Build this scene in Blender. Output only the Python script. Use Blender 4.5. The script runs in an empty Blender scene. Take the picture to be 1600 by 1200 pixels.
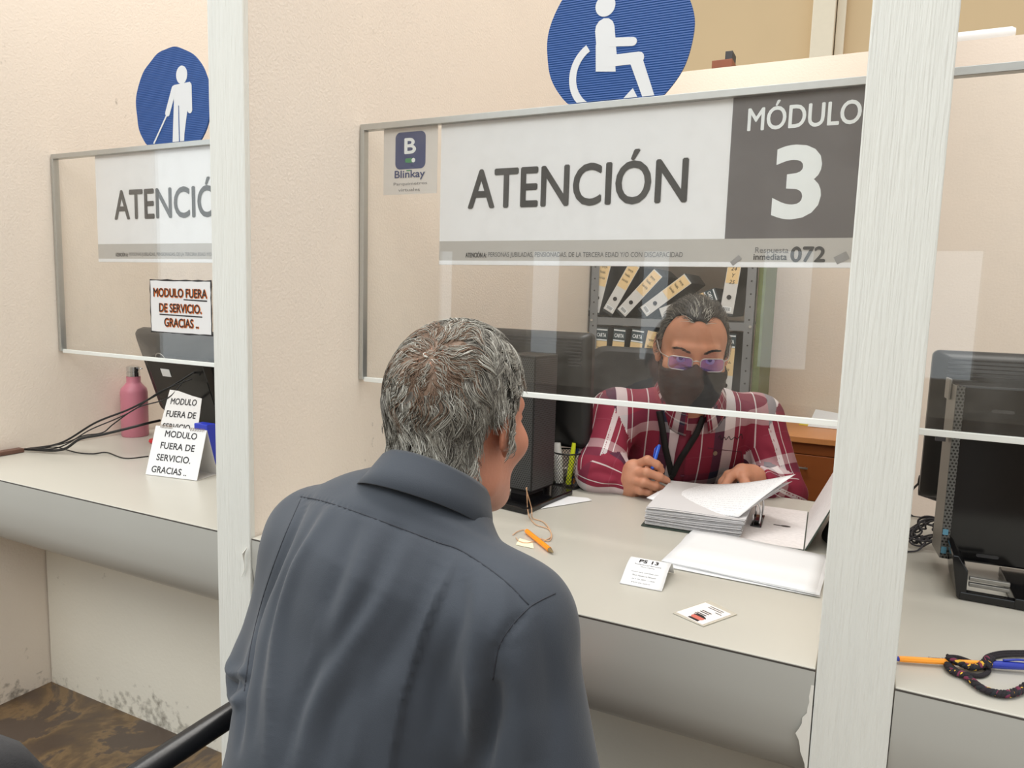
import bpy, math, random
import numpy as np
from mathutils import Vector, Matrix
from mathutils.bvhtree import BVHTree
random.seed(7); RNG = np.random.default_rng(7)
S = bpy.context.scene
COL = S.collection
PI = math.pi

# ---------------------------------------------------------------- camera
FOC, YAW, PITCH, ROLL = 1132.33, 0.4555, 0.1189, 0.0297
CAM = np.array([0.0, 0.0, 1.26])
_cy, _sy = math.cos(YAW), math.sin(YAW)
FWD = np.array([-_sy*math.cos(PITCH), _cy*math.cos(PITCH), -math.sin(PITCH)])
_r0 = np.array([_cy, _sy, 0.0]); _u0 = np.cross(_r0, FWD)
RGT = _r0*math.cos(ROLL) + _u0*math.sin(ROLL)
UPV = -_r0*math.sin(ROLL) + _u0*math.cos(ROLL)
cam_d = bpy.data.cameras.new('camera'); cam = bpy.data.objects.new('camera', cam_d); COL.objects.link(cam)
cam_d.sensor_fit = 'HORIZONTAL'; cam_d.sensor_width = 36.0; cam_d.lens = FOC*36.0/1600.0
cam_d.clip_start = 0.02; cam_d.clip_end = 200
cam.matrix_world = Matrix(((RGT[0], UPV[0], -FWD[0], CAM[0]), (RGT[1], UPV[1], -FWD[1], CAM[1]), (RGT[2], UPV[2], -FWD[2], CAM[2]), (0, 0, 0, 1)))
S.camera = cam

def ray(x, y): return FWD + RGT*((x-800)/FOC) + UPV*((600-y)/FOC)
def atZ(x, y, z): d = ray(x, y); return CAM + d*((z-CAM[2])/d[2])
def atY(x, y, Y): d = ray(x, y); return CAM + d*(Y/d[1])
def atX(x, y, X): d = ray(x, y); return CAM + d*(X/d[0])
def atD(x, y, D): return CAM + ray(x, y)*D

# ---------------------------------------------------------------- world light
W = bpy.data.worlds.new('World'); S.world = W; W.use_nodes = True
nt = W.node_tree; nt.nodes.clear()
_o = nt.nodes.new('ShaderNodeOutputWorld'); _b = nt.nodes.new('ShaderNodeBackground')
_tc = nt.nodes.new('ShaderNodeTexCoord'); _sep = None
_ramp = nt.nodes.new('ShaderNodeValToRGB'); _map = nt.nodes.new('ShaderNodeMapRange')
_map.inputs[1].default_value = -1.0; _map.inputs[2].default_value = 1.0
_dot = nt.nodes.new('ShaderNodeVectorMath'); _dot.operation = 'DOT_PRODUCT'; _dot.inputs[1].default_value = (-0.50, -0.86, 0.05)
nt.links.new(_tc.outputs['Generated'], _dot.inputs[0]); nt.links.new(_dot.outputs['Value'], _map.inputs[0])
nt.links.new(_map.outputs[0], _ramp.inputs[0])
_e = _ramp.color_ramp.elements                       # dim warm hall ahead, bright cool daylight sky behind the camera
_e[0].position = 0.48; _e[0].color = (0.77, 0.74, 0.70, 1)
_e[1].position = 0.80; _e[1].color = (1.66, 1.78, 1.82, 1)
nt.links.new(_ramp.outputs[0], _b.inputs[0]); _b.inputs[1].default_value = 1.0
nt.links.new(_b.outputs[0], _o.inputs[0])

# unseen overhead fill lights, added to brighten the queue side and the booths
def area(name, loc, sx, sy, power, color, rot=(0, 0, 0)):
    l = bpy.data.lights.new(name, 'AREA'); l.shape = 'RECTANGLE'; l.size = sx; l.size_y = sy; l.energy = power; l.color = color
    o = bpy.data.objects.new(name, l); COL.objects.link(o); o.location = loc; o.rotation_euler = rot; return o
area('hall_fill', (-1.4, -2.2, 4.2), 5.0, 2.2, 125, (1.0, 0.95, 0.88))
area('office_fill', (-0.5, 1.35, 5.2), 4.2, 1.4, 190, (1.0, 0.96, 0.91))

S.view_settings.view_transform = 'Standard'; S.view_settings.look = 'None'
S.view_settings.exposure = -0.06; S.view_settings.gamma = 1.0
S.view_settings.use_curve_mapping = False

# ---------------------------------------------------------------- materials
def srgb(r, g, b):
    f = lambda c: ((c/255.0)/12.92 if c/255.0 <= 0.04045 else ((c/255.0+0.055)/1.055)**2.4)
    return (f(r), f(g), f(b), 1.0)
MATS = {}
def mat(name, rgb, rough=0.5, metal=0.0, noise=0.0, nscale=20.0, bump=0.0, bscale=100.0, stretch=None, spec=0.5, sheen=0.0, sub=0.0, coat=0.0, alpha=1.0, trans=0.0):
    """plain procedural surface: a colour with fine noise in it and a noise bump"""
    if name in MATS: return MATS[name]
    m = bpy.data.materials.new(name); m.use_nodes = True; t = m.node_tree; p = t.nodes['Principled BSDF']
    c = srgb(*rgb)
    p.inputs['Base Color'].default_value = c; p.inputs['Roughness'].default_value = rough; p.inputs['Metallic'].default_value = metal
    p.inputs['Specular IOR Level'].default_value = spec
    p.inputs['Sheen Weight'].default_value = sheen; p.inputs['Coat Weight'].default_value = coat
    p.inputs['Transmission Weight'].default_value = trans; p.inputs['Alpha'].default_value = alpha
    if sub > 0:
        p.inputs['Subsurface Weight'].default_value = sub; p.inputs['Subsurface Radius'].default_value = (0.9, 0.35, 0.2); p.inputs['Subsurface Scale'].default_value = 0.006
    tc = t.nodes.new('ShaderNodeTexCoord'); mp = t.nodes.new('ShaderNodeMapping'); t.links.new(tc.outputs['Object'], mp.inputs[0])
    if stretch: mp.inputs['Scale'].default_value = stretch
    if noise > 0:
        n = t.nodes.new('ShaderNodeTexNoise'); n.inputs['Scale'].default_value = nscale; n.inputs['Detail'].default_value = 4
        t.links.new(mp.outputs[0], n.inputs[0])
        mx = t.nodes.new('ShaderNodeMix'); mx.data_type = 'RGBA'
        mx.inputs[6].default_value = tuple(max(0, v*(1-noise)) for v in c[:3])+(1,); mx.inputs[7].default_value = tuple(min(1, v*(1+noise)) for v in c[:3])+(1,)
        t.links.new(n.outputs[0], mx.inputs[0]); t.links.new(mx.outputs[2], p.inputs['Base Color'])
    if bump > 0:
        n2 = t.nodes.new('ShaderNodeTexNoise'); n2.inputs['Scale'].default_value = bscale; n2.inputs['Detail'].default_value = 3
        t.links.new(mp.outputs[0], n2.inputs[0])
        b = t.nodes.new('ShaderNodeBump'); b.inputs['Strength'].default_value = bump; b.inputs['Distance'].default_value = 0.003
        t.links.new(n2.outputs[0], b.inputs['Height']); t.links.new(b.outputs[0], p.inputs['Normal'])
    MATS[name] = m
    return m
def nodes(m): return m.node_tree, m.node_tree.nodes['Principled BSDF']
def N(t, kind, **kw):
    n = t.nodes.new(kind)
    for k, v in kw.items(): setattr(n, k, v)
    return n
def math_node(t, op, a, b=None):
    n = N(t, 'ShaderNodeMath', operation=op)
    for i, q in enumerate((a, b)):
        if q is None: continue
        if hasattr(q, 'links'): t.links.new(q, n.inputs[i])
        else: n.inputs[i].default_value = q
    return n.outputs[0]
def mixrgb(t, fac, a, b):
    n = N(t, 'ShaderNodeMix', data_type='RGBA')
    for i, q in ((0, fac), (6, a), (7, b)):
        if hasattr(q, 'links'): t.links.new(q, n.inputs[i])
        else: n.inputs[i].default_value = q
    return n.outputs[2]

# ---------------------------------------------------------------- mesh builder
ORG = {}
def unit(v): v = np.asarray(v, float); return v/max(1e-12, np.linalg.norm(v))
def rotz(a): c, s = math.cos(a), math.sin(a); return np.array([[c, -s, 0], [s, c, 0], [0, 0, 1.0]])
def rotx(a): c, s = math.cos(a), math.sin(a); return np.array([[1.0, 0, 0], [0, c, -s], [0, s, c]])
def roty(a): c, s = math.cos(a), math.sin(a); return np.array([[c, 0, s], [0, 1.0, 0], [-s, 0, c]])
_TXT = {}
class MB:
    def __init__(self): self.v = []; self.f = []; self.uv = []; self.m = []; self.R = np.eye(3); self.T = np.zeros(3)
    def at(self, T=(0, 0, 0), R=None): self.T = np.asarray(T, float); self.R = np.eye(3) if R is None else R; return self
    def add(self, vs, fs, uvs=None, m=0):
        vs = np.asarray(vs, float) @ self.R.T + self.T
        o = len(self.v); self.v.extend(vs.tolist())
        for i, f in enumerate(fs):
            self.f.append([o+k for k in f]); self.m.append(m)
            self.uv.append(uvs[i] if uvs is not None else [(0.0, 0.0)]*len(f))
        return self
    def box(self, lo, hi, m=0):
        (x0, y0, z0), (x1, y1, z1) = lo, hi
        v = [(x0, y0, z0), (x1, y0, z0), (x1, y1, z0), (x0, y1, z0), (x0, y0, z1), (x1, y0, z1), (x1, y1, z1), (x0, y1, z1)]
        f = [(0, 3, 2, 1), (4, 5, 6, 7), (0, 1, 5, 4), (1, 2, 6, 5), (2, 3, 7, 6), (3, 0, 4, 7)]
        ax = [(0, 1), (0, 1), (0, 2), (1, 2), (0, 2), (1, 2)]
        uvs = [[(v[k][a], v[k][b]) for k in q] for q, (a, b) in zip(f, ax)]
        return self.add(v, f, uvs, m)
    def cbox(self, c, s, m=0):
        c = np.asarray(c, float); s = np.asarray(s, float)/2; return self.box(c-s, c+s, m)
    def tube(self, path, r, n=8, m=0, caps=True, closed=False):
        P = np.asarray(path, float); k = len(P); rr = np.full(k, r, float) if np.isscalar(r) else np.asarray(r, float)
        T = np.gradient(P, axis=0)
        if closed: T = np.roll(P, -1, 0)-np.roll(P, 1, 0)
        T /= np.maximum(np.linalg.norm(T, axis=1, keepdims=True), 1e-9)
        a = np.array([0, 0, 1.0]) if abs(T[0][2]) < 0.9 else np.array([1.0, 0, 0])
        u = unit(np.cross(T[0], a)); L = 0.0; vs = []; Ls = []
        for i in range(k):
            u = unit(u - T[i]*(u@T[i])); w = np.cross(T[i], u)
            if i: L += np.linalg.norm(P[i]-P[i-1])
            Ls.append(L)
            for j in range(n):
                t = 2*PI*j/n; vs.append(P[i]+rr[i]*(u*math.cos(t)+w*math.sin(t)))
        fs, uvs = [], []
        for i in range(k if closed else k-1):
            i2 = (i+1) % k
            for j in range(n):
                j2 = (j+1) % n
                fs.append((i*n+j, i*n+j2, i2*n+j2, i2*n+j)); uvs.append([(j/n, Ls[i]), ((j+1)/n, Ls[i]), ((j+1)/n, Ls[i2]), (j/n, Ls[i2])])
        if caps and not closed:
            fs.append(tuple(range(n-1, -1, -1))); uvs.append([(0, 0)]*n)
            fs.append(tuple((k-1)*n+j for j in range(n))); uvs.append([(0, 0)]*n)
        return self.add(vs, fs, uvs, m)
    def lathe(self, prof, n=24, m=0, c=(0, 0, 0)):
        vs, fs, uvs = [], [], []; k = len(prof)
        for r, z in prof:
            for j in range(n):
                t = 2*PI*j/n; vs.append((c[0]+r*math.cos(t), c[1]+r*math.sin(t), c[2]+z))
        for i in range(k-1):
            for j in range(n):
                j2 = (j+1) % n; fs.append((i*n+j, i*n+j2, (i+1)*n+j2, (i+1)*n+j)); uvs.append([(j/n, i), ((j+1)/n, i), ((j+1)/n, i+1), (j/n, i+1)])
        if prof[0][0] > 1e-6: fs.append(tuple(range(n-1, -1, -1))); uvs.append([(0, 0)]*n)
        if prof[-1][0] > 1e-6: fs.append(tuple((k-1)*n+j for j in range(n))); uvs.append([(0, 0)]*n)
        return self.add(vs, fs, uvs, m)
    def prism(self, poly, O, U, V, d0=0.0, d1=0.002, m=0, sx=1.0, sy=1.0):
        """a polygon in the plane O + U x + V y, thickened from d0 to d1 along U x V"""
        O = np.asarray(O, float); U = unit(U); V = unit(V); Nn = np.cross(U, V); k = len(poly)
        a = [O+U*x*sx+V*y*sy+Nn*d0 for x, y in poly]; b = [O+U*x*sx+V*y*sy+Nn*d1 for x, y in poly]
        fs = [tuple(range(k-1, -1, -1)), tuple(range(k, 2*k))]+[(i, (i+1) % k, k+(i+1) % k, k+i) for i in range(k)]
        uvs = [[(x*sx, y*sy) for x, y in reversed(poly)], [(x*sx, y*sy) for x, y in poly]]+[[(0, 0)]*4 for _ in range(k)]
        return self.add(a+b, fs, uvs, m)
    def grid(self, P, m=0, close_u=False, close_v=False):
        P = np.asarray(P, float); nu, nv = P.shape[:2]; fs, uvs = [], []
        for i in range(nu if close_u else nu-1):
            for j in range(nv if close_v else nv-1):
                i2, j2 = (i+1) % nu, (j+1) % nv
                fs.append((i*nv+j, i2*nv+j, i2*nv+j2, i*nv+j2)); uvs.append([(i/nu, j/nv), ((i+1)/nu, j/nv), ((i+1)/nu, (j+1)/nv), (i/nu, (j+1)/nv)])
        return self.add(P.reshape(-1, 3), fs, uvs, m)
    def text(self, body, O, U, V, w=None, h=None, bold=0.0, m=0, lift=0.0005, align='L', shear=0.0, native=False):
        """lettering printed on the plane O + U x + V y; w and h are the size of the ink"""
        if bold > 0 and not native:
            e = bold*1.3*(h if h else w*0.2)
            for q, (ax, ay) in enumerate(((e, 0), (-e, 0), (0, e), (0, -e))): self.text(body, np.asarray(O, float)+unit(U)*ax+unit(V)*ay, U, V, w, h, 0.0, m, lift+0.00006*(q+1), align, shear)
            bold = 0.0
        key = (body, bold)
        if key not in _TXT:
            cu = bpy.data.curves.new('lettering', 'FONT'); cu.body = body; cu.offset = bold; cu.resolution_u = 4; cu.fill_mode = 'FRONT'
            ob = bpy.data.objects.new('lettering', cu); me = ob.to_mesh()
            vs = np.array([tuple(q.co) for q in me.vertices]); fs = [tuple(q.vertices) for q in me.polygons]
            ob.to_mesh_clear(); bpy.data.objects.remove(ob); bpy.data.curves.remove(cu)
            _TXT[key] = (vs, fs)
        vs, fs = _TXT[key]; lo = vs.min(0); sz = vs.max(0)-lo
        if w is None: w = h*sz[0]/sz[1]
        if h is None: h = w*sz[1]/sz[0]
        O = np.asarray(O, float); U = unit(U); V = unit(V); Nn = np.cross(U, V)
        x = (vs[:, 0]-lo[0])/sz[0]*w; y = (vs[:, 1]-lo[1])/sz[1]*h; x = x+shear*y
        if align == 'C': x = x-w/2
        if align == 'R': x = x-w
        P = O+np.outer(x, U)+np.outer(y, V)+Nn*lift
        return self.add(P, fs, None, m)
    def build(self, name, mats, parent=None, bevel=0.0, smooth=False, angle=None, solid=0.0, subsurf=0, segs=2, keep_origin=False):
        me = bpy.data.meshes.new(name); V = np.array(self.v)
        if parent is not None: org = ORG[parent]
        elif keep_origin: org = np.zeros(3)
        else: org = np.array([(V[:, 0].min()+V[:, 0].max())/2, (V[:, 1].min()+V[:, 1].max())/2, V[:, 2].min()])
        me.from_pydata((V-org).tolist(), [], self.f)
        if not isinstance(mats, (list, tuple)): mats = [mats]
        for q in mats: me.materials.append(q)
        me.polygons.foreach_set('material_index', self.m)
        ul = me.uv_layers.new(name='UVMap'); ul.data.foreach_set('uv', [c for face in self.uv for q in face for c in q])
        if smooth or angle: me.polygons.foreach_set('use_smooth', [True]*len(me.polygons))
        me.update()
        if angle: me.set_sharp_from_angle(angle=math.radians(angle))
        o = bpy.data.objects.new(name, me); COL.objects.link(o); ORG[o] = org
        if parent is not None: o.parent = parent
        else: o.location = org
        if solid: q = o.modifiers.new('solid', 'SOLIDIFY'); q.thickness = solid; q.offset = 0
        if bevel: q = o.modifiers.new('bevel', 'BEVEL'); q.width = bevel; q.segments = segs; q.limit_method = 'ANGLE'; q.angle_limit = math.radians(40)
        if subsurf: q = o.modifiers.new('subsurf', 'SUBSURF'); q.levels = subsurf; q.render_levels = subsurf
        return o
def tag(o, label=None, cat=None, group=None, kind=None):
    if label: o['label'] = label
    if cat: o['category'] = cat
    if group: o['group'] = group
    if kind: o['kind'] = kind
    return o
def thing(name, label, cat, loc=(0, 0, 0), group=None, kind=None):
    o = bpy.data.objects.new(name, None); COL.objects.link(o); o.location = loc; o.empty_display_size = 0.05
    ORG[o] = np.asarray(loc, float); return tag(o, label, cat, group, kind)
def spline(pts, n=40):
    """a smooth path through the points (Catmull-Rom)"""
    P = np.asarray(pts, float); P = np.vstack([2*P[0]-P[1], P, 2*P[-1]-P[-2]]); out = []; k = len(P)-3
    for s in np.linspace(0, k-1e-6, n):
        i = int(s); t = s-i; a, b, c, d = P[i:i+4]
        out.append(0.5*((2*b)+(-a+c)*t+(2*a-5*b+4*c-d)*t*t+(-a+3*b-3*c+d)*t**3))
    return np.array(out)
def circle(r, n=32, cx=0, cy=0, a0=0.0, a1=2*PI, wob=0.0):
    full = abs(a1-a0-2*PI) < 1e-6
    ts = np.linspace(a0, a1, n, endpoint=not full)
    return [(cx+(r+wob*(math.sin(7*t+1)+math.sin(11*t)))*math.cos(t), cy+(r+wob*(math.sin(5*t)+math.cos(13*t)))*math.sin(t)) for t in ts]
X_, Y_, Z_ = np.eye(3)
# ---------------------------------------------------------------- organic surfaces: smooth unions of round shapes, polygonised
def smin(a, b, k):
    if k <= 0: return np.minimum(a, b)
    h = np.maximum(k-np.abs(a-b), 0)/k; return np.minimum(a, b)-h*h*k*0.25
class Sdf:
    def __init__(self): self.p = []; self.R = np.eye(3); self.T = np.zeros(3); self.s = 1.0
    def at(self, T, R, s=1.0): self.T = np.asarray(T, float); self.R = R; self.s = s; return self
    def _w(self, a): return self.R@(np.asarray(a, float)*self.s)+self.T
    def cone(self, a, b, r1, r2, k=0.02, op=1): self.p.append(('c', self._w(a), self._w(b), r1*self.s, r2*self.s, k*self.s, op)); return self
    def ell(self, c, r, k=0.02, op=1, R=None):
        RR = self.R if R is None else self.R@R
        self.p.append(('e', self._w(c), RR, np.asarray(r, float)*self.s, None, k*self.s, op)); return self
    def __call__(self, P, off=0.0):
        P = P.astype(np.float32); d = None
        for q in self.p:
            if q[0] == 'c':
                a = q[1].astype(np.float32); ba = (q[2]-q[1]).astype(np.float32); pa = P-a
                t = np.clip(pa@ba/max(1e-9, float(ba@ba)), 0, 1); e = np.linalg.norm(pa-t[:, None]*ba, axis=1)-(q[3]+(q[4]-q[3])*t)
            else:
                l = (P-q[1].astype(np.float32))@q[2].astype(np.float32); r = q[3].astype(np.float32)
                k0 = np.linalg.norm(l/r, axis=1); k1 = np.linalg.norm(l/(r*r), axis=1); e = k0*(k0-1.0)/np.maximum(k1, 1e-6)
            if d is None: d = e
            elif q[6] == 1: d = smin(d, e, q[5])
            else: d = -smin(-d, e, q[5])
        return d-off
def polygonise(f, lo, hi, h, block=8):
    lo = np.asarray(lo, float); n = np.ceil((np.asarray(hi, float)-lo)/h/block).astype(int)*block; nb = n//block
    vol = np.ones(n, np.float32)
    I = np.stack(np.meshgrid(*[np.arange(k) for k in nb], indexing='ij'), -1).reshape(-1, 3)
    cen = lo+(I*block+(block-1)/2)*h; dc = f(cen); rad = block*h*0.87*1.5+h
    sgn = np.where(dc < 0, -1.0, 1.0)
    v6 = vol.reshape(nb[0], block, nb[1], block, nb[2], block)
    v6[:] = sgn.reshape(nb)[:, None, :, None, :, None]
    act = I[np.abs(dc) < rad]
    loc = np.stack(np.meshgrid(*[np.arange(block)]*3, indexing='ij'), -1).reshape(-1, 3)
    for c in range(0, len(act), 1500):
        A = act[c:c+1500]; idx = (A[:, None, :]*block+loc[None]).reshape(-1, 3)
        vol[idx[:, 0], idx[:, 1], idx[:, 2]] = f(lo+idx*h)
    s = vol < 0
    cnt = np.zeros(n-1, np.int8)
    for dx in (0, 1):
        for dy in (0, 1):
            for dz in (0, 1): cnt += s[dx:n[0]-1+dx, dy:n[1]-1+dy, dz:n[2]-1+dz]
    mixed = (cnt > 0) & (cnt < 8); C = np.argwhere(mixed); idm = np.full(n-1, -1, np.int64); idm[mixed] = np.arange(len(C))
    acc = np.zeros((len(C), 3)); num = np.zeros(len(C))
    for ax in range(3):
        b, c = [q for q in range(3) if q != ax]
        for ob in (0, 1):
            for oc in (0, 1):
                o0 = np.zeros(3, int); o0[b] = ob; o0[c] = oc; o1 = o0.copy(); o1[ax] = 1
                p0 = C+o0; p1 = C+o1; v0 = vol[p0[:, 0], p0[:, 1], p0[:, 2]]; v1 = vol[p1[:, 0], p1[:, 1], p1[:, 2]]
                x = (v0 < 0) != (v1 < 0); t = np.where(x, v0/np.where(x, v0-v1, 1), 0)
                pos = o0[None, :].repeat(len(C), 0).astype(float); pos[:, ax] += t
                acc[x] += pos[x]; num[x] += 1
    V = lo+(C+acc/np.maximum(num, 1)[:, None])*h
    F = []
    for ax in range(3):
        b, c = (ax+1) % 3, (ax+2) % 3
        sl0 = [slice(None)]*3; sl1 = [slice(None)]*3; sl0[ax] = slice(0, -1); sl1[ax] = slice(1, None)
        x = s[tuple(sl0)] != s[tuple(sl1)]; E = np.argwhere(x)
        E = E[(E[:, b] > 0) & (E[:, c] > 0) & (E[:, b] < n[b]-1) & (E[:, c] < n[c]-1)]
        eb = np.zeros(3, int); eb[b] = 1; ec = np.zeros(3, int); ec[c] = 1
        q = [idm[tuple((E-o).T)] for o in (eb*0, eb, eb+ec, ec)]
        q = np.stack(q, 1); inside = s[tuple(E.T)]
        q = np.where(inside[:, None], q, q[:, ::-1]); F.append(q[(q >= 0).all(1)])
    F = np.concatenate(F)
    return V, F
def normals_of(V, F):
    nn = np.zeros_like(V); a = V[F[:, 2]]-V[F[:, 0]]; b = V[F[:, 3]]-V[F[:, 1]]; fn = np.cross(a, b)
    for i in range(4): np.add.at(nn, F[:, i], fn)
    return nn/np.maximum(np.linalg.norm(nn, axis=1, keepdims=True), 1e-12)
def mesh_obj(name, V, F, mats, parent, uv=None, mi=None, smooth=True):
    me = bpy.data.meshes.new(name); org = ORG[parent]
    me.vertices.add(len(V)); me.vertices.foreach_set('co', (V-org).astype(np.float32).ravel())
    k = F.shape[1]; me.loops.add(F.size); me.loops.foreach_set('vertex_index', F.astype(np.int32).ravel())
    me.polygons.add(len(F)); me.polygons.foreach_set('loop_start', np.arange(0, F.size, k, dtype=np.int32)); me.polygons.foreach_set('loop_total', np.full(len(F), k, np.int32))
    for q in (mats if isinstance(mats, (list, tuple)) else [mats]): me.materials.append(q)
    if mi is not None: me.polygons.foreach_set('material_index', np.asarray(mi, np.int32))
    if uv is not None:
        ul = me.uv_layers.new(name='UVMap'); ul.data.foreach_set('uv', uv.astype(np.float32).ravel())
    me.polygons.foreach_set('use_smooth', np.full(len(F), smooth)); me.update(calc_edges=True); me.validate()
    o = bpy.data.objects.new(name, me); COL.objects.link(o); o.parent = parent; ORG[o] = org
    return o
def relax(V, F, n=2, k=0.5):
    """even out the polygonised surface a little"""
    for _ in range(n):
        s = np.zeros_like(V); c = np.zeros(len(V))
        for i in range(4):
            a, b = F[:, i], F[:, (i+1) % 4]; np.add.at(s, a, V[b]); np.add.at(c, a, 1); np.add.at(s, b, V[a]); np.add.at(c, b, 1)
        V = V+(s/np.maximum(c, 1)[:, None]-V)*k
    return V

# ---------------------------------------------------------------- heads (x = own right, y = forward, z = up, metres)
def add_head(sd, T, R, s=1.0, neck=((0, -0.035, -0.06), (0, -0.06, -0.17)), nr=(0.056, 0.062), nose=1.0):
    sd.at(T, R, s)
    sd.ell((0, -0.012, 0.035), (0.076, 0.097, 0.090), 0)
    sd.ell((0, 0.022, -0.040), (0.063, 0.066, 0.078), 0.03)
    sd.ell((0, 0.060, -0.092), (0.030, 0.026, 0.022), 0.03)
    for e in (-1, 1):
        sd.cone((e*0.050, -0.005, -0.070), (e*0.022, 0.065, -0.098), 0.017, 0.016, 0.03)     # jaw
        sd.ell((e*0.044, 0.058, -0.022), (0.024, 0.022, 0.022), 0.025)                       # cheekbone
        sd.cone((e*0.012, 0.083, 0.030), (e*0.042, 0.070, 0.028), 0.010, 0.009, 0.015)       # brow
    for e in (-1, 1): sd.ell((e*0.032, 0.090, 0.004), (0.017, 0.014, 0.011), 0.012, -1)       # eye sockets
    sd.cone((0, 0.083, 0.012), (0, 0.104*nose, -0.026), 0.009, 0.0125, 0.014)
    for e in (-1, 1): sd.ell((e*0.013, 0.092, -0.030), (0.0085, 0.010, 0.008), 0.008)
    for e in (-1, 1):
        sd.cone((e*0.020, 0.0815, 0.0135), (e*0.045, 0.073, 0.011), 0.0042, 0.004, 0.006)     # upper lids
        sd.cone((e*0.020, 0.0815, -0.006), (e*0.045, 0.073, -0.005), 0.004, 0.004, 0.006)
    sd.ell((0, 0.083, -0.059), (0.022, 0.010, 0.006), 0.008); sd.ell((0, 0.081, -0.069), (0.019, 0.010, 0.006), 0.008)   # lips
    for e in (-1, 1):                                                                          # ears
        Re = rotz(e*0.45)@rotx(-0.22)
        sd.ell((e*0.080, -0.014, 0.006), (0.0065, 0.019, 0.031), 0.006, 1, Re)
        sd.ell((e*0.078, -0.004, -0.021), (0.0055, 0.009, 0.012), 0.006, 1, Re)
        sd.ell((e*0.0885, -0.006, 0.006), (0.005, 0.009, 0.017), 0.004, -1, Re)
    sd.cone(neck[0], neck[1], nr[0], nr[1], 0.035)
    sd.at((0, 0, 0), np.eye(3), 1.0)
HAIRLINE = np.array([(0, .094), (.5, .088), (.9, .082), (1.10, .062), (1.22, .028), (1.32, .0), (1.42, -.022), (1.52, -.012), (1.60, .036), (1.85, .040), (2.05, .004), (2.25, -.045), (2.6, -.082), (3.15, -.095)])
def hair_region(L, line=HAIRLINE, push=0.0):
    """positive where hair grows, from points in head coordinates"""
    a = np.arctan2(np.abs(L[:, 0]), L[:, 1]+0.012); return L[:, 2]-np.interp(a, line[:, 0], line[:, 1])-push
def grad(f, P, e=0.0015):
    g = np.stack([f(P+np.eye(3)[i]*e)-f(P-np.eye(3)[i]*e) for i in range(3)], 1)
    return g/np.maximum(np.linalg.norm(g, axis=1, keepdims=True), 1e-9)
def scalp_roots(f, T, R, s, n, region, rng):
    d = rng.normal(size=(n*4, 3)); d /= np.linalg.norm(d, axis=1, keepdims=True)
    c = R@(np.array([0, -0.012, 0.02])*s)+T; t = np.full(len(d), 0.16*s)
    D = d@R.T
    for _ in range(40): t = t-f(c+D*t[:, None])*0.8
    P = c+D*t[:, None]; L = (P-T)@R/s
    ok = (region(L) > rng.uniform(-0.002, 0.004, len(L))) & (np.abs(L[:, 0]) < 0.086)
    return P[ok][:n], L[ok][:n]
def strand_mesh(paths, r0, r1, nside=3):
    """paths (n, k, 3) to thin tapering tubes"""
    n, k, _ = paths.shape; T = np.gradient(paths, axis=1); T /= np.maximum(np.linalg.norm(T, axis=2, keepdims=True), 1e-9)
    a = np.where(np.abs(T[..., 2:3]) < 0.9, np.array([0, 0, 1.0]), np.array([1.0, 0, 0])); u = np.cross(T, a); u /= np.maximum(np.linalg.norm(u, axis=2, keepdims=True), 1e-9); w = np.cross(T, u)
    rr = np.linspace(1, 0, k)**0.7; rad = (r0[:, None]*rr+r1*(1-rr))[..., None]
    ring = np.stack([paths+rad*(u*math.cos(2*PI*j/nside)+w*math.sin(2*PI*j/nside)) for j in range(nside)], 2)
    V = ring.reshape(-1, 3); base = (np.arange(n)[:, None]*k+np.arange(k-1)[None])*nside
    F = []
    for j in range(nside):
        j2 = (j+1) % nside; F.append(np.stack([base+j, base+j2, base+nside+j2, base+nside+j], -1).reshape(-1, 4))
    F = np.stack(F, 1).reshape(-1, 4); owner = np.repeat(np.arange(n), (k-1))[:, None].repeat(nside, 1)
    fo = np.stack([np.repeat(np.arange(n), k-1)]*nside, 1).reshape(-1)
    return V, F, fo
# ---------------------------------------------------------------- the place: sizes
CT = 0.76                       # counter height
YF, YG, YB = 1.0485, 1.4006, 3.45   # front of counter and posts, glass plane, low back wall
ZB, ZT, ZS = 1.0536, 1.642, 1.328   # glass bottom, glass top, sign bottom
PW = 0.0925; PITCHX = 1.157
XR = (-0.0292, -0.0292+PW+0.003); XM = (-1.185, -1.092); XL = (-1.185-PITCHX, -1.092-PITCHX); XR2 = (XR[0]+PITCHX, XR[1]+PITCHX)
DIVZ = 2.95

# surfaces of the setting
m_wall = mat('cream_wall_paint', (236, 226, 214), 0.6, noise=0.03, nscale=3, bump=0.35, bscale=160)
m_low = mat('cream_low_wall_paint', (233, 219, 205), 0.6, noise=0.03, nscale=4, bump=0.25, bscale=120)
m_post = mat('white_post_paint', (229, 230, 224), 0.45, noise=0.05, nscale=14, bump=0.7, bscale=55, stretch=(5, 5, 0.25))
m_tan = mat('tan_hall_wall', (206, 178, 138), 0.8, noise=0.06, nscale=1.2)
m_pil = mat('beige_pilaster', (226, 212, 188), 0.7, noise=0.03)
m_hall = mat('pale_hall_wall', (214, 206, 192), 0.7, noise=0.03)
m_lam = mat('grey_laminate', (190, 187, 177), 0.32, noise=0.03, nscale=5, bump=0.03, bscale=400)
m_apron = mat('grey_laminate_apron', (186, 186, 180), 0.38, noise=0.05, nscale=3)
m_knee = mat('painted_knee_panel', (222, 218, 206), 0.6, noise=0.05, nscale=3, bump=0.2, bscale=90)
m_alu = mat('brushed_aluminium', (190, 192, 190), 0.35, metal=0.8, noise=0.05, nscale=80)
m_white_strip = mat('white_edge_tape', (236, 240, 238), 0.35, noise=0.01)
m_edge = mat('dark_laminate_edge', (74, 70, 66), 0.6, noise=0.1)

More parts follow.
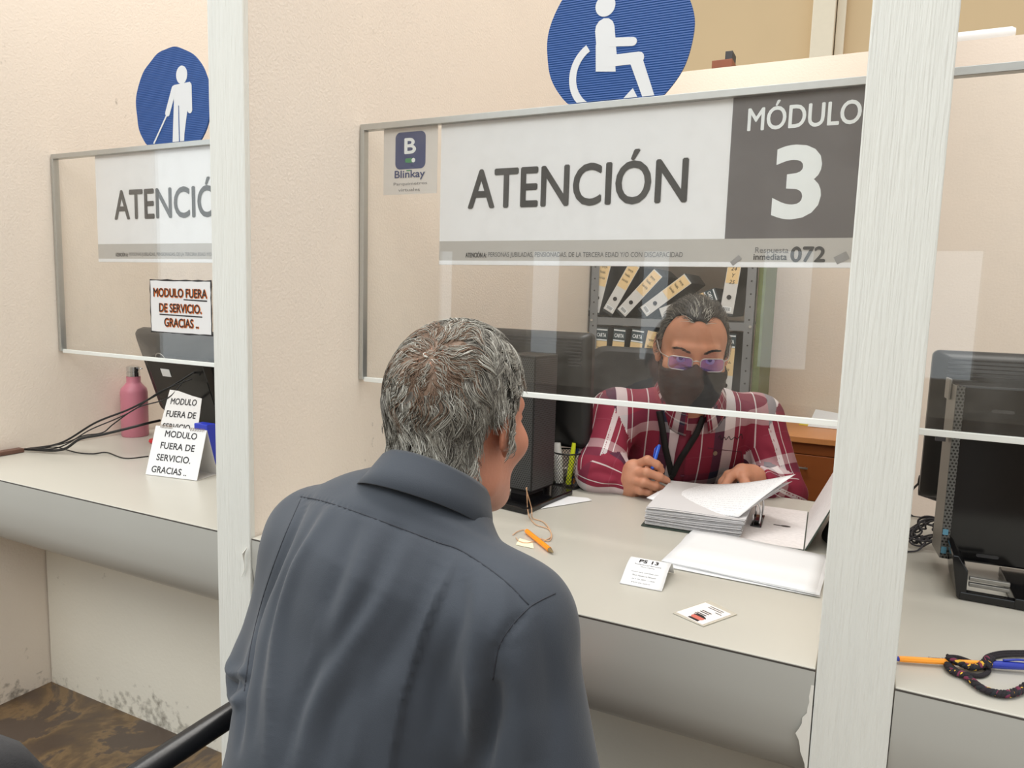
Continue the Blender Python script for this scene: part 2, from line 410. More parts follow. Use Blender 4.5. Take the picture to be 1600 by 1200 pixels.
# brown stained concrete: dark field with ochre worn islands
m_floor = mat('stained_concrete', (92, 76, 64), 0.28, bump=0.08, bscale=30)
t, p = nodes(m_floor)
tc = N(t, 'ShaderNodeTexCoord'); n1 = N(t, 'ShaderNodeTexNoise'); n1.inputs['Scale'].default_value = 3.2; n1.inputs['Detail'].default_value = 9; n1.inputs['Roughness'].default_value = 0.62; n1.inputs['Distortion'].default_value = 0.7
n2 = N(t, 'ShaderNodeTexNoise'); n2.inputs['Scale'].default_value = 14; n2.inputs['Detail'].default_value = 6
t.links.new(tc.outputs['Object'], n1.inputs[0]); t.links.new(tc.outputs['Object'], n2.inputs[0])
r1 = N(t, 'ShaderNodeValToRGB'); e = r1.color_ramp.elements
e[0].position = 0.46; e[0].color = srgb(86, 72, 62); e[1].position = 0.485; e[1].color = srgb(134, 108, 74)
e2 = r1.color_ramp.elements.new(0.53); e2.color = srgb(100, 80, 58); e3 = r1.color_ramp.elements.new(0.60); e3.color = srgb(84, 68, 56)
t.links.new(n1.outputs[0], r1.inputs[0])
c = mixrgb(t, math_node(t, 'MULTIPLY', n2.outputs[0], 0.35), r1.outputs[0], srgb(60, 50, 44))
t.links.new(c, p.inputs['Base Color'])

# grime specks near the floor on the painted lower walls
def grime(m, zmax, strength, col=(70, 64, 54)):
    t, p = nodes(m); src = p.inputs['Base Color'].links[0].from_socket if p.inputs['Base Color'].links else None
    g = N(t, 'ShaderNodeNewGeometry'); s = N(t, 'ShaderNodeSeparateXYZ'); t.links.new(g.outputs['Position'], s.inputs[0])
    n = N(t, 'ShaderNodeTexNoise'); n.inputs['Scale'].default_value = 46; n.inputs['Detail'].default_value = 6; t.links.new(g.outputs['Position'], n.inputs[0])
    nb = N(t, 'ShaderNodeTexNoise'); nb.inputs['Scale'].default_value = 5; nb.inputs['Detail'].default_value = 5; t.links.new(g.outputs['Position'], nb.inputs[0])
    h = N(t, 'ShaderNodeMapRange'); h.inputs[1].default_value = zmax; h.inputs[2].default_value = 0.0; h.inputs[3].default_value = 0.0; h.inputs[4].default_value = 0.19; t.links.new(s.outputs[2], h.inputs[0])
    v = math_node(t, 'ADD', math_node(t, 'ADD', math_node(t, 'MULTIPLY', n.outputs[0], 0.55), math_node(t, 'MULTIPLY', nb.outputs[0], 0.45)), h.outputs[0])
    k = N(t, 'ShaderNodeMapRange'); k.inputs[1].default_value = 0.66; k.inputs[2].default_value = 0.80; k.inputs[4].default_value = strength; t.links.new(v, k.inputs[0])
    t.links.new(mixrgb(t, k.outputs[0], src, srgb(*col)), p.inputs['Base Color'])
grime(m_wall, 0.22, 0.8); grime(m_knee, 0.16, 0.7, (96, 88, 74))

# clear acrylic: mostly see-through, Fresnel mirror, faint dust
m_glass = bpy.data.materials.new('clear_pane'); m_glass.use_nodes = True; t = m_glass.node_tree; t.nodes.clear()
o_ = N(t, 'ShaderNodeOutputMaterial'); tr = N(t, 'ShaderNodeBsdfTransparent'); gl = N(t, 'ShaderNodeBsdfGlossy'); df = N(t, 'ShaderNodeBsdfDiffuse'); fr = N(t, 'ShaderNodeFresnel')
tr.inputs[0].default_value = (0.985, 0.99, 0.985, 1); gl.inputs['Roughness'].default_value = 0.0; gl.inputs['Color'].default_value = (1, 1, 1, 1); df.inputs[0].default_value = (0.8, 0.8, 0.78, 1); 
_g = N(t, 'ShaderNodeNewGeometry'); t.links.new(math_node(t, 'SUBTRACT', 1.5, math_node(t, 'MULTIPLY', _g.outputs['Backfacing'], 1.5-1/1.5)), fr.inputs[0])
m1 = N(t, 'ShaderNodeMixShader'); m2 = N(t, 'ShaderNodeMixShader')
nz = N(t, 'ShaderNodeTexNoise'); nz.inputs['Scale'].default_value = 9; nz.inputs['Detail'].default_value = 8; nz.inputs['Roughness'].default_value = 0.7
tcg = N(t, 'ShaderNodeTexCoord'); t.links.new(tcg.outputs['Object'], nz.inputs[0])
mr = N(t, 'ShaderNodeMapRange'); mr.inputs[1].default_value = 0.45; mr.inputs[2].default_value = 0.8; mr.inputs[3].default_value = 0.006; mr.inputs[4].default_value = 0.05; t.links.new(nz.outputs[0], mr.inputs[0])
t.links.new(mr.outputs[0], m1.inputs[0]); t.links.new(tr.outputs[0], m1.inputs[1]); t.links.new(df.outputs[0], m1.inputs[2])
t.links.new(fr.outputs[0], m2.inputs[0]); t.links.new(m1.outputs[0], m2.inputs[1]); t.links.new(gl.outputs[0], m2.inputs[2]); t.links.new(m2.outputs[0], o_.inputs[0])

def struct(name, mb, m, parent=None, **k):
    o = mb.build(name, m, parent, **k)
    if parent is None: o['kind'] = 'structure'
    return o
struct('floor', MB().box((-9, -7.2, -0.1), (9, 9.2, 0)), m_floor)
# dividers between the booths, running back from the posts to the low back wall
struct('wall_left', MB().box((XL[0]+0.006, YF+0.010, 0), (XL[1]-0.003, YB, DIVZ)), m_wall)
struct('wall_middle', MB().box((XM[0]+0.004, YF+0.010, 0), (XM[1]-0.002, YB, DIVZ)), m_wall)
struct('wall_right', MB().box((XR[0]+0.005, YF+0.010, 0), (XR[1]-0.005, YB, DIVZ)), m_wall)
struct('wall_back', MB().box((XL[0]-1.2, YB, 0), (3.2, YB+0.12, 2.312)), m_low)
struct('wall_far', MB().box((-9, 9.0, 0), (9, 9.2, 6.5)), m_tan)
b = MB().box((-0.83, 8.82, 0), (-0.60, 9.0, 6.5)).box((-0.59, 8.93, 0), (-0.50, 9.0, 6.5)); struct('trim_pilaster', b, m_pil, bevel=0.008)
for nm, xs in (('trim_post_left', XM), ('trim_post_right', XR), ('trim_post_far_left', XL), ('trim_post_far_right', XR2)):
    struct(nm, MB().box((xs[0], YF-0.004, 0), (xs[1], YF+0.010, DIVZ)), m_post, bevel=0.002)
# wall of the waiting hall behind the camera: daylight comes in through its tall openings
b = MB(); xs = [-9, -7.4, -5.9, -4.6, -4.1, -2.9, -2.5, -1.3, -0.7, 0.6, 1.1, 2.6, 3.0, 4.4, 5.0, 6.6, 9]
for i in range(0, len(xs)-1, 2): b.box((xs[i], -7.2, 0.45), (xs[i+1], -7.0, 1.95))
b.box((-9, -7.2, 1.95), (9, -7.0, 4.6)); b.box((-9, -7.2, 0), (9, -7.0, 0.45))
struct('wall_front', b, m_hall)

# ---------------------------------------------------------------- glass screens over the counters
def screen(name, x0, x1, left=True):
    g = MB().box((x0+0.003, YG-0.003, ZB+0.004), (x1-0.003, YG+0.003, ZT-0.006)); w = struct(name, g, m_glass)
    MB().box((x0, YG-0.008, ZT-0.010), (x1, YG+0.010, ZT+0.004)).build('top_channel', m_alu, w, bevel=0.001)
    MB().box((x0, YG-0.009, ZB), (x0+0.011, YG+0.009, ZT-0.0095)).build('side_channel', m_alu, w, bevel=0.001)
    MB().box((x0+0.011, YG-0.0045, ZB-0.005), (x1, YG+0.0045, ZB+0.006)).build('edge_strip', m_white_strip, w, bevel=0.001)
    return w
screen('window_1', XL[1], XM[0]); screen('window_2', XM[1], XR[0]); screen('window_3', XR[1], XR2[0])

# ---------------------------------------------------------------- counters: flat top, apron that slants back underneath, knee panel
def counter(label, x0, x1):
    c = thing('counter', label, 'counter', ((x0+x1)/2, YF, 0), 'counters of the booths')
    e = 0.0015; x0 += e; x1 -= e
    MB().box((x0, YF, CT-0.030), (x1, 1.985, CT)).build('worktop', m_lam, c, bevel=0.0015)
    MB().box((x0, YF-0.0014, CT-0.0040), (x1, YF+0.0008, CT-0.0016)).build('edge_band', m_edge, c)
    prof = [(YF-0.0012, CT-0.0042), (YF-0.0005, 0.700), (YF+0.008, 0.640), (YF+0.030, 0.592), (YF+0.070, 0.562), (YF+0.13, 0.552), (1.3215, 0.552)]
    prof2 = [(1.3215, 0.562), (YF+0.13, 0.562), (YF+0.076, 0.571), (YF+0.040, 0.599), (YF+0.018, 0.644), (YF+0.0085, 0.700), (YF+0.0085, CT-0.032), (YF-0.0002, CT-0.032), (YF-0.0002, CT-0.0042)]
    pp = prof+prof2
    k = len(pp); V = [(x0, y, z) for y, z in pp]+[(x1, y, z) for y, z in pp]
    F = [(i, k+i, k+(i+1) % k, (i+1) % k) for i in range(k)]+[tuple(range(k)), tuple(range(2*k-1, k-1, -1))]
    MB().add(V, F).build('apron', m_apron, c, angle=35)
    MB().box((x0, 1.322, 0), (x1, 1.352, CT-0.031)).build('knee_panel', m_knee, c)
    return c
c_l = counter('grey laminate counter of the left booth, with cables and folded paper signs on top', XL[1], XM[0])
c_m = counter('grey laminate counter under the screen marked MÓDULO 3, ring binder lying open on it', XM[1], XR[0])
c_r = counter('grey laminate counter right of the thick right post, carrying a braided pen cord', XR[1], XR2[0])
# smears of white wall paint where the counter meets the right post
m_smear = mat('white_paint_smear', (232, 230, 222), 0.5, noise=0.02)
def smear(pts, y): return MB().prism(pts, (0, y, 0), X_, Z_, -0.0004, 0.0006)
b = MB()
rg = random.Random(3)
for z0, z1, wd in ((0.60, 0.735, 0.020), (0.535, 0.585, 0.012)):
    L = []; k = 16
    for i in range(k+1):
        z = z0+(z1-z0)*i/k; L.append((XR[0]-0.002-wd*(0.55+0.3*math.sin(i*0.55+z0*7)+rg.uniform(-0.12, 0.12))*math.sin(PI*(i+0.5)/(k+1))**0.6, z))
    b.prism([(XR[0]-0.0015, z1), ]+L[::-1]+[(XR[0]-0.0015, z0)], (0, YF-0.0005, 0), X_, Z_, 0.0, 0.0012)
b.build('paint_smear', m_smear, c_m)
# flake of paint peeling off the left post
fp = atY(383, 880, YF-0.006)
q = MB(); P = []
for i in range(7):
    a = i/6; P.append([fp+np.array([(-0.008+0.018*a)*1+0.004*math.sin(a*5+j), -0.002-0.010*a*a*(1-j), -0.030+0.056*a+0.010*j]) for j in (0.0, 0.5, 1.0)])
fl = q.grid(P).build('trim_paint_flake', m_smear, solid=0.0008); fl['kind'] = 'structure'
# ---------------------------------------------------------------- signs
m_signg = mat('sign_pale_grey', (240, 240, 243), 0.3, noise=0.01, nscale=30)
m_signb = mat('sign_band_grey', (190, 186, 182), 0.35)
m_signd = mat('sign_dark_grey', (104, 100, 102), 0.35, noise=0.02, nscale=40)
m_ink = mat('charcoal_ink', (52, 52, 54), 0.5)
m_inkl = mat('grey_ink', (104, 104, 106), 0.5)
m_wink = mat('white_ink', (238, 242, 244), 0.4)
m_blue = mat('blue_corrugated_plastic', (16, 74, 146), 0.5)
m_paper = mat('white_paper', (230, 231, 233), 0.7, noise=0.008, nscale=10)
m_black = mat('black_ink', (26, 24, 28), 0.5)
m_orange_ink = mat('orange_ink', (240, 124, 24), 0.5)
m_green = mat('green_ink', (44, 140, 84), 0.5)
m_navy = mat('navy_ink', (28, 52, 110), 0.4)
YS = 1.4055                                           # signs are stuck to the inner side of the glass
def onS(x, y, Y=YS): return atY(x, y, Y)
m_blue_t, m_blue_p = nodes(m_blue)                   # flutes of the corrugated sheet
_tc = N(m_blue_t, 'ShaderNodeTexCoord'); _w = N(m_blue_t, 'ShaderNodeTexWave'); _w.wave_type = 'BANDS'; _w.bands_direction = 'Z'; _w.inputs['Scale'].default_value = 70.0
m_blue_t.links.new(_tc.outputs['Object'], _w.inputs[0]); _bp = N(m_blue_t, 'ShaderNodeBump'); _bp.inputs['Strength'].default_value = 0.45; _bp.inputs['Distance'].default_value = 0.002
m_blue_t.links.new(_w.outputs[0], _bp.inputs['Height']); m_blue_t.links.new(_bp.outputs[0], m_blue_p.inputs['Normal'])

TXZ = onS(732, 326)[2]; TXH = (onS(990, 233)[2]-onS(990, 316.5)[2])
def attention_sign(label, x0, x1, xdark, text_x, small_x, text_w, small_w):
    s = thing('counter_sign', label, 'sign', ((x0+x1)/2, YS, ZS), 'printed panels on the glass screens')
    zb = ZS+0.052
    MB().box((x0, YS, ZS), (x1, YS+0.003, ZT-0.006)).build('panel', m_signg, s)
    b = MB().box((x0+0.0005, YS-0.0006, ZS+0.0005), (x1-0.0005, YS, zb)).box((x0+0.0005, YS-0.0009, ZS+0.0005), (x1-0.0005, YS-0.0006, ZS+0.0095), 1)
    b.build('grey_band', [m_signb, m_signg], s)
    MB().box((xdark, YS-0.0006, zb), (x1-0.0005, YS, ZT-0.0065)).build('dark_field', m_signd, s)
    MB().text('ATENCIÓN', (text_x, YS-0.0002, TXZ), X_, Z_, text_w, TXH, 0.014).build('lettering', m_ink, s)
    b = MB(); b.text('ATENCIÓN A:', (small_x, YS-0.0008, 1.3445), X_, Z_, small_w*0.108, 0.0125, 0.02)
    b.text('PERSONAS JUBILADAS, PENSIONADAS, DE LA TERCERA EDAD Y/O CON DISCAPACIDAD', (small_x+small_w*0.118, YS-0.0008, 1.3432), X_, Z_, small_w*0.882, 0.0125, 0.0, 1)
    b.build('small_print', [m_ink, m_inkl], s)
    return s
xs0 = onS(688, 300)[0]
s_m = attention_sign('grey and white panel on the glass reading ATENCIÓN and MÓDULO 3', xs0, XR[0]-0.002, onS(1137, 300)[0], onS(732, 326)[0], onS(728, 399)[0],
    onS(1072, 310)[0]-onS(732, 326)[0], onS(1067, 399)[0]-onS(728, 399)[0])
b = MB(); xa, xb = onS(1169, 190)[0], onS(1345, 185)[0]
b.text('MÓDULO', (xa, YS-0.0008, onS(1170, 205)[2]), X_, Z_, xb-xa, 0.0495, 0.012)
xa, xb = onS(1208, 290)[0], onS(1284, 290)[0]
b.text('3', (xa, YS-0.0008, onS(1240, 343)[2]), X_, Z_, xb-xa, onS(1245, 226)[2]-onS(1240, 343)[2], 0.03, native=True)
b.build('booth_number', m_wink, s_m)
b = MB(); xa, xb = onS(1180, 392)[0], onS(1232, 392)[0]
b.text('Respuesta', (xa, YS-0.0008, onS(1200, 398)[2]), X_, Z_, xb-xa, 0.0135, 0.0, 1); b.text('inmediata', (xa-0.002, YS-0.0008, onS(1200, 406)[2]), X_, Z_, xb-xa, 0.011, 0.015)
xa, xb = onS(1236, 398)[0], onS(1289, 398)[0]
b.text('072', (xa, YS-0.0008, onS(1260, 409)[2]), X_, Z_, xb-xa, 0.026, 0.03); b.build('phone_line_print', [m_ink, m_inkl], s_m)
                                                      # scraps of tape left at the lower edge
for cx, cy, a, w, h in ((1315, 403, 0.5, 0.022, 0.014), (1150, 407, 0.7, 0.020, 0.009)):
    P = onS(cx, cy); u = rotz(0)@np.array([math.cos(a), 0, math.sin(a)]); v = np.array([-math.sin(a), 0, math.cos(a)])
    MB().prism([(-w/2, -h/2), (w/2, -h/2), (w/2, h/2), (-w/2, h/2)], P-np.array([0, 0.0012, 0]), u, v, 0, 0.0002).build('tape_scrap', mat('grey_tape', (150, 148, 148), 0.3), s_m)
xl0 = onS(151, 320)[0]
s_l = attention_sign('grey and white ATENCIÓN panel of the left booth, cut off by the left post', xl0, XM[0]-0.002, XM[0]-0.10, onS(180, 340)[0], onS(181, 393)[0],
    onS(370, 330)[0]-onS(180, 340)[0], onS(379, 395)[0]-onS(181, 393)[0])

# square sticker left of the main panel
b0, b1 = onS(600, 200), onS(686, 195); zt_, zb_ = ZT-0.008, onS(600, 305)[2]; YK = YS
st = thing('glass_sticker', 'small square sticker with a blue rounded logo left of the big panel', 'sticker', ((b0[0]+b1[0])/2, YK, zb_))
MB().box((b0[0], YK, zb_), (b1[0]-0.003, YK+0.0012, zt_)).build('backing', mat('sticker_grey', (219, 214, 210), 0.5), st)
def rrect(w, h, r, n=6):
    P = []
    for cx, cy, a in ((w-r, r, -PI/2), (w-r, h-r, 0), (r, h-r, PI/2), (r, r, PI)):
        for i in range(n+1): t = a+PI/2*i/n; P.append((cx+r*math.cos(t), cy+r*math.sin(t)))
    return P
xA, xB = onS(618, 236)[0], onS(665, 236)[0]; zA, zB = onS(640, 264)[2], onS(640, 206)[2]
b = MB().prism(rrect(xB-xA, zB-zA, 0.013), (xA, YK, zA), X_, Z_, 0, 0.0005)
hh = zB-zA; ww = xB-xA
b.text('B', (xA+ww*0.32, YK-0.0006, zA+hh*0.42), X_, Z_, ww*0.36, hh*0.40, 0.03, 1)
b.prism(rrect(ww*0.34, hh*0.12, hh*0.06), (xA+ww*0.33, YK-0.0005, zA+hh*0.17), X_, Z_, 0, 0.0003, 2)
b.prism(circle(hh*0.06, 20), (xA+ww*0.61, YK-0.0008, zA+hh*0.23), X_, Z_, 0, 0.0003, 1)
b.build('logo', [m_navy, m_wink, m_green], st)
b = MB(); b.text('Blinkay', (xA-0.001, YK-0.0002, onS(640, 281)[2]), X_, Z_, ww*1.0, 0.021, 0.015)
b.prism([(0, 0), (0.011, 0), (0.011, 0.0025), (0, 0.0025)], (xA+ww*0.38, YK-0.0004, onS(640, 268)[2]+0.001), X_, Z_, 0, 0.0002, 1)
b.text('Parquímetros', (xA-0.004, YK-0.0002, onS(640, 290.5)[2]), X_, Z_, ww*1.12, 0.0085, 0.0, 2); b.text('virtuales', (xA+0.009, YK-0.0002, onS(640, 299)[2]), X_, Z_, ww*0.72, 0.0075, 0.0, 2)
b.build('lettering', [m_navy, m_green, mat('grey_lettering', (128, 126, 128), 0.5)], st)

# blue access discs standing on the top channel
def seg(a, b, w, n=6):
    """outline of a round-ended stroke"""
    a = np.array(a, float); b = np.array(b, float); d = unit(b-a); q = math.atan2(d[1], d[0]); P = []
    for i in range(n+1): t = q-PI/2+PI*i/n; P.append((b[0]+w/2*math.cos(t), b[1]+w/2*math.sin(t)))
    for i in range(n+1): t = q+PI/2+PI*i/n; P.append((a[0]+w/2*math.cos(t), a[1]+w/2*math.sin(t)))
    return P
def disc_clip(cx, cz, r, zcut, wob):
    return [(x, max(y, zcut)) for x, y in circle(r, 90, 0, 0, wob=wob)]
YD = 1.396
m_pic = mat('white_vinyl', (226, 229, 232), 0.4)
# wheelchair symbol: pixel centre and radius of the disc in its own plane
cM = onS(964, 62, YD); rM = (onS(1078, 60, YD)[0]-onS(850, 70, YD)[0])/2
dm = thing('access_disc', 'big blue disc with a white wheelchair symbol, standing on the main screen', 'sign', (cM[0], YD, ZT+0.004), 'blue access discs')
MB().prism(disc_clip(0, 0, rM, ZT+0.0045-cM[2], 0.0006), cM, X_, Z_, -0.004, 0.0, 0).build('disc', m_blue, dm)
b = MB(); q = lambda x, y: ((onS(x, y, YD)-cM)[0], (onS(x, y, YD)-cM)[2])
ctop = ZT+0.006-cM[2]
def pic(poly, lift=0.0, m=0): b.prism([(x, max(y, ctop)) for x, y in poly], cM, X_, Z_, 0.0, 0.0006+lift, m)
u = rM/0.15
pic(circle(0.0205*u, 28, *q(946, 9)))
hd = q(945, 45); sl = q(947, 90); pic(seg((hd[0], hd[1]), (sl[0]+0.002, sl[1]), 0.040*u))
pic([q(931, 70), q(960, 70), q(962, 112), q(931, 112)], 0.0001); pic(seg(q(948, 96), q(998, 90), 0.022*u), 0.0002)
pic(seg(q(955, 66), q(989, 65), 0.0165*u), 0.0003); pic(seg(q(995, 97), q(1012, 170), 0.025*u), 0.0004)
cw = q(943, 118); A = [math.radians(a) for a in np.linspace(122, 300, 26)]; ro, ri = 0.073*u, 0.058*u
ring = [(cw[0]+ro*math.cos(a), cw[1]+ro*math.sin(a)) for a in A]+[(cw[0]+ri*math.cos(a), cw[1]+ri*math.sin(a)) for a in A[::-1]]
k = len(A)
for i in range(k-1): pic([ring[i], ring[i+1], ring[2*k-2-i], ring[2*k-1-i]], 0.0005)
pic([q(974, 158), q(989, 138), q(996, 152), q(980, 160)], 0.0006)
b.build('wheelchair_symbol', m_pic, dm)
cL = onS(269, 163, YD); rL = (onS(328, 165, YD)[0]-onS(211, 165, YD)[0])/2
dl = thing('access_disc', 'blue disc with a white figure holding a cane, behind the left post', 'sign', (cL[0], YD, ZT+0.004), 'blue access discs')
MB().prism(disc_clip(0, 0, rL, ZT+0.0045-cL[2], 0.0012), cL, X_, Z_, -0.004, 0.0, 0).build('disc', m_blue, dl)
b = MB(); q = lambda x, y: ((onS(x, y, YD)-cL)[0], (onS(x, y, YD)-cL)[2]); ctop = ZT+0.006-cL[2]; u = rL/0.146
def pic(poly, lift=0.0, m=0): b.prism([(x, max(y, ctop)) for x, y in poly], cL, X_, Z_, 0.0, 0.0006+lift, m)
hx = q(284, 117); pic([(x*0.9+hx[0]*0.1, y*1.0) for x, y in circle(0.0235*u, 26, *hx)])
pic([q(272, 133), q(297, 128), q(299, 140), q(292, 180), q(287, 222), q(279, 222), q(280, 182), q(278, 222), q(270, 222), q(272, 160)], 0.0001)
pic(seg(q(272, 139), q(262, 177), 0.018*u), 0.0002); pic(seg(q(296, 134), q(297, 172), 0.017*u), 0.0003)
pic([q(271, 224), q(273, 176), q(290, 174), q(288, 224)], 0.00015); pic(seg(q(261, 180), q(241, 224), 0.005*u), 0.0004)
b.build('cane_figure_symbol', m_pic, dl)
b = MB().prism([(-0.0015, 0), (0.0015, 0), (0.001, 0.10*u), (-0.001, 0.10*u)], onS(281, 225, YD)+np.array([0, -0.001, 0.0]), X_, Z_, 0, 0.0004); b.build('leg_gap_line', m_blue, dl)

# small out-of-service sheet stuck on the left glass
YP = YG-0.0036
n0, n1, n2 = atY(234, 436, YP), atY(331, 440, YP), atY(236, 519, YP); w_ = n1[0]-n0[0]; h_ = n0[2]-n2[2]
nt_ = thing('paper_notice', 'white black-framed paper notice with orange-shaded words on the left glass', 'notice', (n2[0]+w_/2, YP, n2[2]))
rg = random.Random(5)
def ragged(w, h, amp, k=10):
    P = [(w*i/k, rg.uniform(-amp, amp)) for i in range(k)]+[(w+rg.uniform(-amp, amp), h*i/k) for i in range(k)]+[(w*(1-i/k), h+rg.uniform(-amp, amp)) for i in range(k)]+[(rg.uniform(-amp, amp), h*(1-i/k)) for i in range(k)]
    return P
MB().prism(ragged(w_, h_, 0.0016), (n2[0], YP, n2[2]), X_, Z_, 0, 0.0005).build('marker_border', m_black, nt_)
MB().prism(ragged(w_-0.008, h_-0.008, 0.0009), (n2[0]+0.004, YP, n2[2]+0.004), X_, Z_, 0.0, 0.0008).build('sheet', m_paper, nt_)
b = MB()
for body, x, y, w, hh_ in (('MODULO FUERA', 0.07, 0.68, 0.86, 0.155), ('DE SERVICIO.', 0.16, 0.40, 0.68, 0.155), ('GRACIAS ..', 0.24, 0.13, 0.55, 0.155)):
    b.text(body, (n2[0]+w_*x+0.0008, YP-0.0009, n2[2]+h_*y-0.0006), X_, Z_, w_*w, h_*hh_, 0.060, 1); b.text(body, (n2[0]+w_*x, YP-0.0016, n2[2]+h_*y), X_, Z_, w_*w, h_*hh_, 0.016, 0)
for x0_, x1_, y in ((0.56, 0.93, 0.65), (0.16, 0.85, 0.36)): b.prism([(w_*x0_, h_*y), (w_*x1_, h_*(y-0.01)), (w_*x1_, h_*(y-0.035)), (w_*x0_, h_*(y-0.022))], (n2[0], YP, n2[2]), X_, Z_, 0.0008, 0.0012, 0)
b.build('lettering', [m_black, m_orange_ink], nt_)
# ---------------------------------------------------------------- computers
m_blk = mat('black_plastic', (15, 15, 17), 0.38, noise=0.05, nscale=60)
m_blkg = mat('glossy_black_plastic', (12, 12, 14), 0.12)
m_blkm = mat('matt_black_plastic', (50, 50, 53), 0.6, bump=0.1, bscale=500)
m_scr = mat('dark_screen', (10, 10, 12), 0.2)
m_silver = mat('silver_trim', (150, 148, 144), 0.35, metal=0.7)
m_chrome = mat('chrome', (220, 222, 224), 0.12, metal=1.0)
def perforated(name, base, hole, sx, sy, rad, stagger=True):
    """sheet with rows of punched holes, laid out in the part's own metres"""
    m = mat(name, base, 0.4); t, p = nodes(m)
    uv = N(t, 'ShaderNodeUVMap'); s = N(t, 'ShaderNodeSeparateXYZ'); t.links.new(uv.outputs[0], s.inputs[0])
    v = math_node(t, 'MULTIPLY', s.outputs[1], 1/sy); row = math_node(t, 'FLOOR', v)
    u = math_node(t, 'MULTIPLY', s.outputs[0], 1/sx)
    u = math_node(t, 'ADD', u, math_node(t, 'MULTIPLY', row, 0.5))
    fu = math_node(t, 'MULTIPLY', math_node(t, 'SUBTRACT', math_node(t, 'FRACT', u), 0.5), sx); fv = math_node(t, 'MULTIPLY', math_node(t, 'SUBTRACT', math_node(t, 'FRACT', v), 0.5), sy)
    d = math_node(t, 'SQRT', math_node(t, 'ADD', math_node(t, 'MULTIPLY', fu, fu), math_node(t, 'MULTIPLY', fv, fv)))
    k = math_node(t, 'LESS_THAN', d, rad)
    t.links.new(mixrgb(t, k, srgb(*base), srgb(*hole)), p.inputs['Base Color']); return m
m_perf = perforated('perforated_black_panel', (66, 68, 70), (6, 6, 7), 0.0062, 0.0052, 0.0019)
m_perf_side = perforated('perforated_grey_strip', (96, 96, 94), (14, 14, 14), 0.006, 0.006, 0.0019)

def monitor(label, loc, yaw, w, h, zc, tilt=0.0, grille=True, base=(0.24, 0.18), base_at=(0, 0.0)):
    """screen turned towards the clerk (+y of its own), ribbed back towards the hall"""
    o = thing('computer_monitor', label, 'monitor', loc, None); R = rotz(yaw); L = np.array(loc)
    Rt = R@rotx(tilt); C = L+np.array([0, 0, zc-loc[2]])
    b = MB().at(C, Rt); b.prism(rrect(w, h, 0.014), (-w/2, 0.0, -h/2), X_, Z_, -0.022, 0.0)
    b.build('bezel', m_blk, o, bevel=0.003)
    b = MB().at(C, Rt); f = 0.90; n = 5                     # bulging back
    P = []
    for (k, y) in ((1.0, -0.0002), (0.97, -0.013), (0.90, -0.024), (0.62, -0.036), (0.5, -0.040)):
        P.append([(x-w*k/2, y, z-h*k/2) for x, z in rrect(w*k, h*k, 0.014+0.02*(1-k))])
    b.grid(np.array(P).transpose(1, 0, 2), close_u=True)
    b.add(P[-1], [tuple(range(len(P[-1])))]); b.build('back_shell', m_blk, o, angle=40)
    if grille:
        b = MB().at(C, Rt)
        for i in range(9):
            z = h/2-0.016-i*0.0085; b.box((-w*0.45, -0.033 if i > 3 else -0.025-0.002*i, z-0.0021), (w*0.45, -0.014, z+0.0021))
        b.build('vent_grille', m_blkm, o, bevel=0.0008)
    MB().at(C, Rt).box((-w/2+0.012, 0.0222, -h/2+0.014), (w/2-0.012, 0.0228, h/2-0.012)).build('screen', m_scr, o)
    bx, by = base_at
    MB().at(L, R).prism(rrect(base[0], base[1], 0.012), (bx-base[0]/2, by-base[1]/2, 0.001), X_, Y_, 0, 0.014).build('base', m_blkg, o, bevel=0.003)
    return o, R, L
def slim_pc(label, loc, yaw, sx, sy, sz, z0, side_front=True, front=None):
    o = thing('desktop_computer', label, 'computer', loc); R = rotz(yaw); L = np.array(loc)
    MB().at(L, R).box((-sx/2, -sy/2, z0), (sx/2, sy/2, z0+sz)).build('case', front or m_blk, o, bevel=0.004)
    return o, R, L

# --- middle booth: monitor behind, slim perforated computer clamped on its stand in front
mon_m, R_, L_ = monitor('black computer monitor with a ribbed back, left of the masked man', (-0.815, 1.80, CT), math.radians(-4), 0.34, 0.31, 1.018, 0.03, True, (0.15, 0.16), (0.02, 0.03))
MB().at(L_, R_).cbox((0.02, 0.01, 0.125), (0.06, 0.03, 0.22)).build('stand_neck', m_blk, mon_m, bevel=0.004)
pc_m, R_, L_ = slim_pc('slim black computer with punched-hole sides standing right of the grey-haired man', (-0.745, 1.625, CT), math.radians(-9), 0.092, 0.105, 0.335, 0.028)
MB().at(L_, R_).box((-0.0445, -0.0535, 0.034), (0.0445, -0.0526, 0.357)).build('perforated_panel', m_perf, pc_m)
MB().at(L_, R_).box((0.0462, -0.048, 0.034), (0.0468, 0.048, 0.357)).build('side_panel', m_perf, pc_m)
MB().at(L_, R_).cbox((0.0, 0.0, 0.0215), (0.05, 0.07, 0.014)).build('bracket', m_blkm, pc_m)
b = MB(); ft = [atZ(x, y, CT) for x, y in ((762, 790), (822, 805), (895, 774), (838, 758))]
ft = [(q[0], q[1]) for q in ft]
b.prism(ft, (0, 0, CT+0.001), X_, Y_, 0, 0.013).build('foot_plate', m_blkg, pc_m, bevel=0.003)

